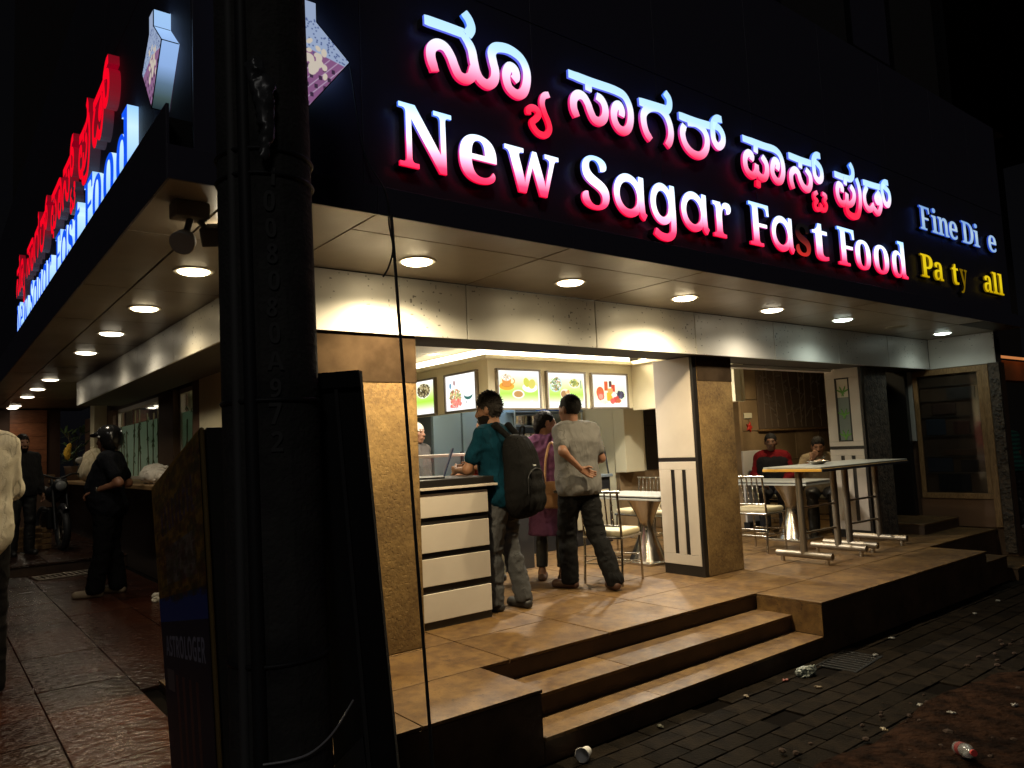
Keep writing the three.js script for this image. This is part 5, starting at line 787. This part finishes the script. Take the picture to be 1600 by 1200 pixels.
// ---------------------------------------------------------------- left side things
{
  const k = thing('sack', 'plump cream sack lying on the serving ledge behind the man in the helmet', 'sack', [2.12, 1.491, -13.4]);
  mesh('sack_body', surf([ell([0, 0.2, 0.12], [0.2, 0.22, 0.3]), ell([0, 0.3, -0.1], [0.17, 0.2, 0.22]), ell([0, 0.12, 0], [0.21, 0.12, 0.4])], 0.02, 0.12, { amp: 0.02, fr: 11, sy: 0.5, s: 2, clip: (x, y) => -y + 0.001 }), new THREE.MeshStandardMaterial({ map: tex(128, 128, (u, v) => (Math.floor(u * 16) % 4 === 0 ? [0.4, 0.32, 0.2] : [0.52, 0.44, 0.3]), 0.3), roughness: 0.85 }), k);
  mesh('tied_neck', surf([cap([0, 0.4, -0.2], [0, 0.52, -0.3], 0.05, 0.03)], 0.012, 0.02, { amp: 0.012, fr: 40 }), std(0.45, 0.37, 0.24), k);
  const k2 = thing('sack', 'small white sack on the serving ledge, right of the man in the helmet', 'sack', [2.1, 1.491, -9.3]);
  mesh('sack_body', surf([ell([0, 0.08, 0.05], [0.16, 0.1, 0.3]), ell([0, 0.12, -0.12], [0.12, 0.1, 0.18])], 0.016, 0.08, { amp: 0.018, fr: 14, s: 4, clip: (x, y) => -y + 0.001 }), std(0.6, 0.55, 0.48), k2); mesh('fold', surf([cap([-0.05, 0.17, 0], [0.05, 0.18, 0.2], 0.02)], 0.01, 0.02, { amp: 0.01, fr: 30 }), std(0.6, 0.55, 0.48), k2);
  const pl = thing('potted_plant', 'leafy potted plant with a yellow flower on the serving ledge behind the sack', 'plant', [2.1, 1.491, -15.4]);
  mesh('pot', new THREE.LatheGeometry([[0, 0], [0.12, 0], [0.16, 0.22], [0.17, 0.25], [0.14, 0.25], [0, 0.22]].map((p) => new THREE.Vector2(...p)), 20), std(0.12, 0.07, 0.045), pl);
  const lf = std(0.05, 0.085, 0.025, { roughness: 0.6 });
  for (let i = 0; i < 46; i++) { const a = rr(0, 6.28), h = rr(0.3, 0.85), d = rr(0.05, 0.3), m = mesh('leaf', new THREE.SphereGeometry(1, 6, 4).scale(0.03, 0.004, 0.11).translate(0, 0, 0.1).rotateX(rr(-0.9, 0.4)).rotateY(a), lf, pl); m.position.set(Math.cos(a) * d * 0.6, h, Math.sin(a) * d * 0.6); }
  for (let i = 0; i < 5; i++) mesh('stem', tube([[0, 0.2, 0], [rr(-0.06, 0.06), 0.5, rr(-0.06, 0.06)], [rr(-0.18, 0.18), 0.85, rr(-0.18, 0.18)]], 0.006, 10, 6), std(0.09, 0.07, 0.03), pl);
  mesh('flower', surf([ell([-0.14, 0.48, 0.2], [0.05, 0.11, 0.05]), ell([-0.1, 0.6, 0.18], [0.03, 0.05, 0.03])], 0.012, 0.03, { amp: 0.015, fr: 40 }), std(0.6, 0.35, 0.03), pl);
  // motorcycle parked head-on
  const mo = thing('motorcycle', 'dark motorcycle with pale mirrors parked at the far end of the ledge', 'motorcycle', [1.56, 0.5, -13.6], 0.1);
  for (const z of [0.62, -0.62]) { const w = mesh('wheel', new THREE.TorusGeometry(0.26, 0.05, 10, 32).rotateY(Math.PI / 2).translate(0, 0.31, z), M.cable, mo); mesh('rim', merge([new THREE.TorusGeometry(0.21, 0.012, 8, 28).rotateY(Math.PI / 2).translate(0, 0.31, z), ...[0, 1, 2, 3, 4].map((i) => bar([0, 0.31, z], [0, 0.31 + Math.cos(i * 1.257) * 0.21, z + Math.sin(i * 1.257) * 0.21], 0.012, 6))]), M.brushed, w); }
  mesh('fuel_tank', surf([ell([0, 0.82, 0.12], [0.13, 0.13, 0.26]), ell([0, 0.88, 0.2], [0.1, 0.08, 0.14])], 0.016, 0.05), std(0.02, 0.02, 0.025, { roughness: 0.2 }), mo); mesh('seat', surf([cap([0, 0.82, -0.15], [0, 0.86, -0.62], 0.1, 0.08)], 0.018, 0.04), M.black, mo);
  mesh('engine', merge([rbox(-0.13, 0.13, 0.3, 0.62, -0.1, 0.26, 0.03), ...[0, 1, 2, 3, 4].map((i) => rbox(-0.15, 0.15, 0.42 + i * 0.035, 0.43 + i * 0.035, 0.02, 0.24, 0.003))]), M.darkMetal, mo);
  mesh('fork', merge([bar([-0.09, 0.31, 0.62], [-0.09, 1.05, 0.36], 0.022), bar([0.09, 0.31, 0.62], [0.09, 1.05, 0.36], 0.022)]), M.darkMetal, mo); mesh('front_fender', new THREE.TorusGeometry(0.33, 0.06, 8, 20, 1.9).scale(1, 1, 0.7).rotateY(Math.PI / 2).rotateX(0.3).translate(0, 0.31, 0.62), std(0.025, 0.025, 0.03, { roughness: 0.25 }), mo);
  mesh('handlebar', tube([[-0.36, 1.1, 0.2], [-0.2, 1.12, 0.32], [0, 1.06, 0.36], [0.2, 1.12, 0.32], [0.36, 1.1, 0.2]], 0.015, 30, 8), M.darkMetal, mo);
  const hl = mesh('headlamp', new THREE.SphereGeometry(0.11, 20, 14).scale(1, 1, 0.8).translate(0, 0.95, 0.46), M.darkMetal, mo); mesh('lens', new THREE.SphereGeometry(0.095, 20, 10, 0, 6.3, 0, 0.9).rotateX(Math.PI / 2).translate(0, 0.95, 0.465), std(0.2, 0.2, 0.2, { roughness: 0.1 }), hl);
  for (const s of [-1, 1]) { const m2 = mesh('mirror', new THREE.SphereGeometry(0.065, 16, 10).scale(1.3, 0.85, 0.4).translate(s * 0.34, 1.32, 0.22), std(0.3, 0.28, 0.26, { roughness: 0.2 }), mo); mesh('mirror_stem', bar([s * 0.26, 1.11, 0.27], [s * 0.33, 1.28, 0.22], 0.007, 6), M.darkMetal, m2); }
  const cr = thing('crate', 'low slatted wooden crate on the raised floor behind the man in the white shirt', 'crate', [1.12, 0.501, -13.6], 0.12);
  for (let i = 0; i < 4; i++) { mesh('slat', rbox(-0.36, 0.36, 0.01 + i * 0.085, 0.075 + i * 0.085, 0.26, 0.275, 0.003), M.frameWood, cr); mesh('slat', rbox(-0.36, 0.36, 0.01 + i * 0.085, 0.075 + i * 0.085, -0.275, -0.26, 0.003), M.frameWood, cr); for (const s of [-1, 1]) mesh('slat', rbox(s > 0 ? 0.361 : -0.375, s > 0 ? 0.375 : -0.361, 0.01 + i * 0.085, 0.075 + i * 0.085, -0.27, 0.27, 0.003), M.frameWood, cr); }
  mesh('crate_bottom', rbox(-0.35, 0.35, 0, 0.009, -0.255, 0.255, 0.002), M.frameWood, cr);
  const cb = thing('low_cabinet', 'low brown cabinet against the wood panelling at the far left', 'cabinet', [1.45, 0.501, -17.2]); mesh('cabinet_body', rbox(-0.42, 0.5, 0, 1.05, -0.3, 0.3), M.brownFrame, cb); mesh('cabinet_top', rbox(-0.45, 0.53, 1.052, 1.09, -0.33, 0.33), M.frameWood, cb); mesh('cabinet_door', rbox(-0.38, 0.04, 0.06, 1.0, 0.302, 0.315), M.brownFrame, cb); mesh('cabinet_door', rbox(0.05, 0.46, 0.06, 1.0, 0.302, 0.315), M.brownFrame, cb);
  const gr = thing('drain_grate', 'metal drain grate set in the walkway at the feet of the man in the helmet', 'grate', [1.5, 0.362, -11.1], 0.1);
  mesh('grate_frame', merge([rbox(-0.42, 0.42, 0, 0.014, -0.2, -0.17, 0.003), rbox(-0.42, 0.42, 0, 0.014, 0.17, 0.2, 0.003), rbox(-0.42, -0.39, 0, 0.0135, -0.169, 0.169, 0.003), rbox(0.39, 0.42, 0, 0.0135, -0.169, 0.169, 0.003)]), M.brushed, gr); for (let i = 0; i < 13; i++) mesh('grate_bar', rbox(-0.36 + i * 0.06 - 0.012, -0.36 + i * 0.06 + 0.012, 0.001, 0.012, -0.168, 0.168, 0.002), M.brushed, gr);
  const ts = [['crumpled white paper scrap on the walkway beside the sign board', [1.9, 0.365, -8.33]], ['smaller paper scrap on the walkway, next to the crumpled one', [1.82, 0.365, -8.12]]];
  ts.forEach(([l, p], i) => { const o = thing('paper_scrap', l, 'litter', p, i, 'paper scraps'); mesh('paper', surf([cap([-0.05, 0.02, 0], [0.06, 0.02, 0.02], 0.025, 0.015)], 0.008, 0.01, { amp: 0.014, fr: 40, s: i, clip: (x, y) => -y + 0.001 }), std(0.6, 0.56, 0.48), o); });
}
// ---------------------------------------------------------------- litter at the front
{
  const c = thing('paper_cup', 'white paper cup lying on the pavement below the steps', 'cup', [2.86, 0.038, -3.13], 0.5); const g = new THREE.LatheGeometry([[0, 0], [0.026, 0], [0.036, 0.09], [0.039, 0.092], [0.034, 0.088], [0.024, 0.004], [0, 0.004]].map((p) => new THREE.Vector2(...p)), 24).translate(0, -0.045, 0).rotateZ(1.45); mesh('cup_body', g, std(0.75, 0.74, 0.72), c); mesh('cup_rim', new THREE.TorusGeometry(0.038, 0.003, 6, 24).rotateY(Math.PI / 2).translate(-0.0445, 0.006, 0), std(0.75, 0.74, 0.72), c);
  const b = thing('plastic_bag', 'crumpled pale plastic bag on the pavement at the corner of the steps', 'plastic bag', [4.97, 0.002, -3.07]); b.scale.setScalar(0.62); mesh('bag_body', surf([ell([0, 0.035, 0], [0.1, 0.05, 0.07]), ell([0.07, 0.04, 0.02], [0.06, 0.05, 0.05])], 0.009, 0.03, { amp: 0.028, fr: 24, s: 8, clip: (x, y) => -y }), new THREE.MeshPhysicalMaterial({ color: C3(0.25, 0.28, 0.26), roughness: 0.3, transmission: 0.3, thickness: 0 }), b); mesh('bag_handle', tube([[0.08, 0.06, 0.03], [0.12, 0.1, 0.05], [0.15, 0.05, 0.06]], 0.006, 14, 6), std(0.5, 0.55, 0.5), b);
  const o = thing('plastic_bottle', 'clear crushed bottle with a red label at the bottom edge on the soil', 'bottle', [4.27, 0.05, -1.79], 0.7); const bg = new THREE.LatheGeometry([[0, 0], [0.03, 0], [0.034, 0.02], [0.034, 0.14], [0.03, 0.16], [0.013, 0.2], [0.013, 0.22], [0, 0.22]].map((p) => new THREE.Vector2(...p)), 18).rotateZ(1.3); mesh('bottle_body', bg, new THREE.MeshPhysicalMaterial({ color: C3(0.8, 0.82, 0.85), roughness: 0.15, transmission: 0.8, thickness: 0 }), o); mesh('label', new THREE.CylinderGeometry(0.0355, 0.0355, 0.06, 18, 1, true).translate(0, 0.08, 0).rotateZ(1.3), std(0.16, 0.012, 0.012), o); mesh('cap', new THREE.CylinderGeometry(0.015, 0.015, 0.02, 14).translate(0, 0.228, 0).rotateZ(1.3), std(0.5, 0.04, 0.04), o);
  const d = thing('drain_cover', 'slotted drain cover in the pavement against the platform front', 'drain cover', [5.5, -0.006, -3.02], 0.1); mesh('cover_frame', merge([rbox(-0.26, 0.26, 0, 0.012, -0.15, -0.13, 0.002), rbox(-0.26, 0.26, 0, 0.012, 0.13, 0.15, 0.002)]), M.darkMetal, d); for (let i = 0; i < 9; i++) mesh('cover_bar', rbox(-0.24 + i * 0.058, -0.215 + i * 0.058, 0.0005, 0.011, -0.129, 0.129, 0.002), M.darkMetal, d);
  const sc = [[4.76, -3.1, [0.4, 0.08, 0.05], 'orange-red wrapper scrap beside the plastic bag'], [4.3, -3.1, [0.35, 0.27, 0.18], 'tan leaf scrap against the lowest step'], [4.78, -2.86, [0.25, 0.18, 0.1], 'brown scrap on the pavers below the plastic bag'], [4.81, -2.21, [0.5, 0.48, 0.44], 'pale paper scrap at the edge of the soil'], [4.8, -2.03, [0.55, 0.53, 0.5], 'small white scrap on the soil edge'], [5.18, -1.83, [0.7, 0.68, 0.66], 'bright white scrap lying far right on the soil'], [4.28, -2.18, [0.5, 0.4, 0.25], 'yellowish scrap at the near edge of the pavers'], [8.28, -2.97, [0.4, 0.4, 0.38], 'pale scrap on the pavement near the right end of the platform'], [7.6, -2.93, [0.35, 0.35, 0.34], 'grey scrap on the pavement below the standing tables'], [6.3, -3.08, [0.4, 0.4, 0.4], 'grey torn wrapper along the dark platform front'], [5.75, -2.95, [0.45, 0.45, 0.46], 'shiny wrapper beside the drain cover'], [3.5, -3.15, [0.12, 0.12, 0.08], 'dark twig tuft beside the lowest step']];
  sc.forEach(([x, z, c3, l], i) => { const s = thing('litter_scrap', l, 'litter', [x, 0.004 + (z > -2.3 ? 0.03 : 0), z], i * 1.3, 'litter scraps'); mesh('scrap', surf([cap([-0.03, 0.006, 0], [0.035, 0.01, 0.012], 0.014, 0.01), cap([0, 0.01, -0.02], [0.01, 0.012, 0.03], 0.01)], 0.006, 0.01, { amp: 0.01, fr: 50, s: i + 20, clip: (u, y) => -y + 0.0005 }), std(...c3.map((v) => v * 0.45), { roughness: 0.5 }), s); s.scale.setScalar(0.55); });
}
// ---------------------------------------------------------------- people
const striped = (a, b, n, s) => new THREE.MeshStandardMaterial({ map: tex(8, 64, (u, v) => (Math.floor(v * n) % 2 ? a : b), s), roughness: 0.9 });
const denim = cloth(0.06, 0.06, 0.062), black = std(0.015, 0.014, 0.014, { roughness: 0.5 }), navy = cloth(0.005, 0.0055, 0.008);
person('man in a teal t-shirt and grey jeans leaning on the service counter', [3.8, PF, -5.0], -2.72, {
  H: 1.78, skin: [0.2, 0.09, 0.045], yaw: 0.25, pitch: 0.12, beard: true, moustache: true, hairH: 0.02, hairA: 0.014, hairC: [0.02, 0.016, 0.014],
  J: { shL: [0.19, 1.42, 0.07], shR: [-0.18, 1.42, 0.05], neck: [0, 1.47, 0.055], head: [0, 1.615, 0.11], elL: [0.27, 1.14, 0.17], wrL: [0.1, 1.135, 0.38], elR: [-0.24, 1.16, 0.08], wrR: [-0.1, 1.15, 0.34], anL: [0.1, 0.085, 0.06], toL: [0.13, 0.03, 0.22], anR: [-0.1, 0.085, -0.1], toR: [-0.16, 0.03, 0.05], knL: [0.1, 0.5, 0.06] },
  shirt: { mat: cloth(0.001, 0.02, 0.034), sleeve: 'short', hem: 0.84 }, pants: { mat: denim, e: 0.02, amp: 0.011 }, shoes: black });
{ // backpack on his back
  const b = thing('backpack', 'large black backpack worn by the man in the teal t-shirt', 'backpack', [3.8, PF, -5.0], -2.72), m = cloth(0.005, 0.0047, 0.0047), z = -0.205;
  mesh('main_bag', surf([cap([-0.075, 1.36, z + 0.055], [0.075, 1.36, z + 0.055], 0.075), cap([-0.085, 1.27, z + 0.03], [0.085, 1.27, z + 0.03], 0.095), cap([-0.09, 1.16, z + 0.015], [0.09, 1.16, z + 0.015], 0.105), cap([-0.095, 1.05, z + 0.005], [0.095, 1.05, z + 0.005], 0.112), cap([-0.095, 0.94, z], [0.095, 0.94, z], 0.115), cap([-0.09, 0.85, z + 0.01], [0.09, 0.85, z + 0.01], 0.1)], 0.011, 0.08, { amp: 0.005, fr: 12 }), m, b);
  mesh('front_pocket', surf([cap([-0.07, 1.1, z - 0.085], [0.07, 1.1, z - 0.085], 0.04), cap([-0.08, 1.0, z - 0.1], [0.08, 1.0, z - 0.1], 0.05), cap([-0.08, 0.9, z - 0.1], [0.08, 0.9, z - 0.1], 0.052), cap([-0.075, 0.83, z - 0.085], [0.075, 0.83, z - 0.085], 0.04)], 0.01, 0.06, { amp: 0.004, fr: 14 }), m, b);
  mesh('zip', tube([[-0.15, 0.95, z - 0.11], [-0.13, 1.1, z - 0.11], [0, 1.15, z - 0.115], [0.13, 1.1, z - 0.11], [0.15, 0.95, z - 0.11]], 0.005, 40, 6), M.darkMetal, b);
  for (const s of [-1, 1]) mesh('shoulder_strap', surf([cap([s * 0.09, 1.4, -0.14], [s * 0.11, 1.515, -0.02], 0.028), cap([s * 0.11, 1.515, -0.02], [s * 0.12, 1.43, 0.115], 0.028), cap([s * 0.12, 1.43, 0.115], [s * 0.15, 1.15, 0.12], 0.02)], 0.01, 0.02), m, b);
  mesh('grab_handle', tube([[-0.04, 1.43, -0.2], [-0.03, 1.49, -0.21], [0.03, 1.49, -0.21], [0.04, 1.43, -0.2]], 0.009, 20, 8), m, b);
  mesh('logo_patch', rbox(-0.02, 0.02, 1.17, 1.18, z - 0.105, z - 0.085, 0.002), std(0.5, 0.5, 0.5), b); mesh('side_badge', rbox(0.17, 0.185, 0.92, 0.98, z - 0.02, z + 0.02, 0.004), std(0.4, 0.4, 0.4), b);
}
person('man in a grey t-shirt seen from behind, hand on his lower back', [4.8, PF, -5.15], 2.98, {
  H: 1.79, skin: [0.17, 0.075, 0.04], yaw: 0.3, hairA: 0.004, hairC: [0.008, 0.007, 0.006], palmL: [0, 0, -1], dirL: [-0.8, -0.4, -0.1],
  J: { elL: [0.27, 1.24, -0.19], wrL: [0.1, 1.08, -0.2], elR: [-0.27, 1.16, 0.0], wrR: [-0.22, 1.08, 0.22], anL: [0.07, 0.085, 0.1], toL: [0.14, 0.03, 0.24], knL: [0.09, 0.5, 0.1], neck: [0.03, 1.47, -0.02], head: [0.055, 1.615, 0.01], anR: [-0.16, 0.1, -0.26], toR: [-0.2, 0.03, -0.12], knR: [-0.12, 0.5, -0.06] },
  shirt: { mat: cloth(0.115, 0.11, 0.105), sleeve: 'short', hem: 0.86, loose: 0.014, amp: 0.008 }, pants: { mat: cloth(0.01, 0.01, 0.0105), e: 0.026, amp: 0.011, hem: 0.04 }, shoes: std(0.07, 0.03, 0.018, { roughness: 0.5 }), sandal: true });
person('woman in a long purple dress and black leggings standing beside the man in grey', [4.93, PF, -5.72], 2.2, {
  H: 1.67, W: 1.02, skin: [0.26, 0.125, 0.07], yaw: -1.1, hairLow: -0.14, hairC: [0.01, 0.008, 0.007], hairX: [ell([0, -0.02, -0.1], [0.045, 0.06, 0.04]), cap([0.02, -0.06, -0.09], [0.06, -0.24, -0.1], 0.03, 0.014)],
  J: { wrL: [0.16, 0.98, 0.2], wrR: [-0.16, 0.98, 0.2], elL: [0.23, 1.14, 0.02], elR: [-0.23, 1.14, 0.02] },
  shirt: { mat: cloth(0.13, 0.05, 0.105), sleeve: 'short', hem: 0.45, skirt: 0.22, loose: 0.012, amp: 0.015 }, pants: { mat: black, e: 0.004, amp: 0.003, hem: 0.13 }, shoes: std(0.1, 0.05, 0.03), sandal: true });
{
  const b = thing('shoulder_bag', 'tan leather shoulder bag hanging from the woman in purple', 'handbag', [4.82, PF, -5.5], 2.4), m = std(0.33, 0.17, 0.07, { roughness: 0.5 });
  mesh('bag_body', rbox(-0.12, 0.12, 0.72, 0.98, -0.045, 0.045, 0.03), m, b); mesh('flap', rbox(-0.122, 0.122, 0.86, 0.984, -0.05, -0.046, 0.003), std(0.28, 0.14, 0.055), b); mesh('bag_strap', tube([[-0.1, 0.96, 0], [-0.06, 1.2, 0.0], [0.02, 1.36, 0.06], [0.08, 1.2, 0.04], [0.1, 0.96, 0]], 0.012, 40, 8), m, b); mesh('buckle', rbox(-0.02, 0.02, 0.87, 0.9, -0.056, -0.051, 0.002), M.steel, b);
}
person('person in a red striped shirt at the counter, mostly hidden behind the man in teal', [4.46, PF, -6.1], -2.6, {
  H: 1.66, skin: [0.22, 0.1, 0.05], J: { elL: [0.25, 1.15, 0.1], wrL: [0.1, 1.12, 0.32], elR: [-0.25, 1.15, 0.1], wrR: [-0.1, 1.12, 0.32] }, shirt: { mat: striped([0.3, 0.04, 0.03], [0.2, 0.02, 0.018], 8, 0.12), sleeve: 'short', loose: 0.01 }, pants: { mat: cloth(0.2, 0.17, 0.1) }, shoes: black });
const worker = person('kitchen worker in a white cap and grey shirt at the edge of the stone column', [4.44, PF, -7.45], 0.4, { H: 1.66, noHair: true, skin: [0.25, 0.12, 0.07], shirt: { mat: cloth(0.1, 0.09, 0.085), sleeve: 'long' }, pants: { mat: black }, shoes: black });
{ const h = worker.root; mesh('cap_crown', surf([ell([0, 1.585, -0.01], [0.088, 0.085, 0.105])], 0.009, 0.02, { amp: 0.004, fr: 30, clip: (x, y) => 1.565 - y }), std(0.6, 0.58, 0.55), h); mesh('cap_band', new THREE.TorusGeometry(0.09, 0.008, 8, 30).rotateX(Math.PI / 2).scale(1, 1, 1.15).translate(0, 1.568, -0.01), std(0.6, 0.58, 0.55), h); }
{ // helmet
  const p = person('man in dark clothes and a black bike helmet leaning back on the serving ledge', [1.55, 0.36, -9.0], -2.1, {
    H: 1.76, W: 1.06, belly: 0.8, skin: [0.2, 0.09, 0.05], noHair: true, yaw: -0.1, pitch: 0.06, palmL: [0, -1, 0.2], dirL: [-0.2, -0.5, 1],
    J: { shL: [0.19, 1.41, -0.03], elL: [0.27, 1.17, -0.2], wrL: [0.2, 1.1, 0.06], elR: [-0.27, 1.15, -0.1], wrR: [-0.22, 1.1, 0.14], anL: [0.1, 0.085, 0.1], toL: [0.13, 0.03, 0.27], anR: [-0.1, 0.085, -0.06], toR: [-0.16, 0.03, 0.1] },
    shirt: { mat: navy, sleeve: 'short', hem: 0.82, loose: 0.01 }, pants: { mat: cloth(0.004, 0.004, 0.005), e: 0.028, amp: 0.01, hem: 0.035 }, shoes: std(0.16, 0.12, 0.08), sandal: true });
  const hm = std(0.012, 0.012, 0.013, { roughness: 0.18 }), h = mesh('helmet', p.E(surf(p.sc([ell([0, 0.04, -0.02], [0.115, 0.125, 0.135]), ell([0, -0.02, -0.05], [0.108, 0.1, 0.1])]), 0.008, 0.03, { clip: (x, y, z) => Math.max(-0.11 - y, z > 0.03 && y < 0.05 ? Math.min(z - 0.03, 0.05 - y) : -1) })), hm, p.root);
  mesh('visor', p.E(surf(p.sc([cap([-0.09, 0.075, 0.075], [0.09, 0.075, 0.075], 0.014), cap([-0.05, 0.062, 0.135], [0.05, 0.062, 0.135], 0.012), cap([0, 0.07, 0.08], [0, 0.063, 0.145], 0.022, 0.014), cap([-0.07, 0.07, 0.08], [-0.05, 0.064, 0.135], 0.016, 0.012), cap([0.07, 0.07, 0.08], [0.05, 0.064, 0.135], 0.016, 0.012)]), 0.007, 0.03)), hm, h);
  mesh('chin_strap', p.E(tube([[0.1, -0.05, 0.01], [0.06, -0.11, 0.035], [0, -0.13, 0.04], [-0.06, -0.11, 0.035], [-0.1, -0.05, 0.01]], 0.006, 24, 6)), M.cable, h); mesh('snap', p.E(new THREE.SphereGeometry(0.012, 8, 6).translate(0.118, 0.04, 0.03)), std(0.5, 0.5, 0.5), h);
  const w = p.J.wrL, e = p.J.elL, d = norm3(sub3(w, e)), g = new THREE.TorusGeometry(0.033, 0.009, 8, 22); g.applyQuaternion(new THREE.Quaternion().setFromUnitVectors(V(0, 0, 1), V(...d))); const a = add3(w, d, -0.03); g.translate(...a); const wt = mesh('wristwatch', g, M.cable, p.root); mesh('watch_dial', new THREE.SphereGeometry(0.016, 10, 8).translate(a[0] + 0.03, a[1] + 0.015, a[2]), M.steel, wt);
}
person('man in a cream long-sleeved shirt cut off by the left edge of the picture', [0.2, 0.36, -5.6], 3.0, {
  H: 1.86, W: 1.08, skin: [0.2, 0.09, 0.05], J: { elR: [-0.215, 1.16, 0.1], wrR: [-0.06, 1.16, 0.28], elL: [0.28, 1.16, 0.02], wrL: [0.06, 1.18, 0.26] }, shirt: { mat: cloth(0.66, 0.61, 0.5), sleeve: 'long', hem: 0.76, loose: 0.012, amp: 0.008 }, pants: { mat: cloth(0.016, 0.015, 0.016), e: 0.03 }, shoes: black });
person('bearded man in black standing before the wood panelling at the far left', [1.1, 0.5, -12.9], 0.25, { H: 1.72, skin: [0.24, 0.11, 0.06], beard: true, moustache: true, shirt: { mat: cloth(0.012, 0.011, 0.011), sleeve: 'long' }, pants: { mat: black }, shoes: black });
const seat = { sit: true, J: { hipL: [0.09, 0.53, 0], hipR: [-0.09, 0.53, 0], knL: [0.13, 0.53, 0.42], knR: [-0.13, 0.53, 0.42], anL: [0.13, 0.085, 0.38], anR: [-0.13, 0.085, 0.38], toL: [0.15, 0.03, 0.54], toR: [-0.15, 0.03, 0.54], shL: [0.18, 1.03, 0.02], shR: [-0.18, 1.03, 0.02], neck: [0, 1.08, 0.02], head: [0, 1.235, 0.06], elL: [0.25, 0.78, 0.08], elR: [-0.25, 0.78, 0.08], wrL: [0.14, 0.66, 0.3], wrR: [-0.14, 0.66, 0.3] } };
person('balding man in a red and black jacket seated behind the dining table', [9.55, PF, -6.16], -1.05, { ...seat, H: 1.74, W: 1.08, belly: 0.6, skin: [0.12, 0.055, 0.032], moustache: true, beardC: [0.2, 0.19, 0.18], hairC: [0.012, 0.011, 0.011], hairA: 0.002, hairH: -0.006,
  shirt: { mat: cloth(0.13, 0.007, 0.01), sleeve: 'long', collar: cloth(0.28, 0.014, 0.018), vest: [[0.16, 1, cloth(0.012, 0.011, 0.013)]], loose: 0.012 }, pants: { mat: cloth(0.03, 0.03, 0.035) }, shoes: black });
person('man in a beige shirt seated at the dining table with a hand at his mouth', [9.66, PF, -5.52], -1.0, { ...seat, H: 1.74, belly: 0.4, skin: [0.2, 0.09, 0.045], pitch: 0.15, moustache: true, palmR: [0, 0.2, -1], dirR: [0.5, 0.8, -0.2],
  J: { ...seat.J, shL: [0.17, 0.98, 0.1], shR: [-0.17, 0.98, 0.1], neck: [0, 1.02, 0.13], head: [0, 1.15, 0.2], elL: [0.26, 0.8, 0.3], wrL: [0.1, 0.92, 0.42], elR: [-0.27, 0.8, 0.3], wrR: [-0.1, 0.99, 0.38] }, shirt: { mat: cloth(0.2, 0.15, 0.09), sleeve: 'short', loose: 0.012 }, pants: { mat: black }, shoes: black });
person('passer-by in a green striped shirt bending forward at the far right edge', [12.55, 0.2, -4.2], 2.3, { H: 1.74, skin: [0.2, 0.09, 0.05], J: { shL: [0.18, 1.36, 0.14], shR: [-0.18, 1.36, 0.14], neck: [0, 1.4, 0.16], head: [0, 1.5, 0.25], elL: [0.24, 1.1, 0.2], elR: [-0.24, 1.1, 0.2], wrL: [0.12, 1.0, 0.42], wrR: [-0.12, 1.0, 0.42] }, shirt: { mat: striped([0.02, 0.14, 0.1], [0.012, 0.05, 0.045], 8, 0.25), sleeve: 'short' }, pants: { mat: black }, shoes: std(0.4, 0.4, 0.4) });
renderer.render(scene, camera);
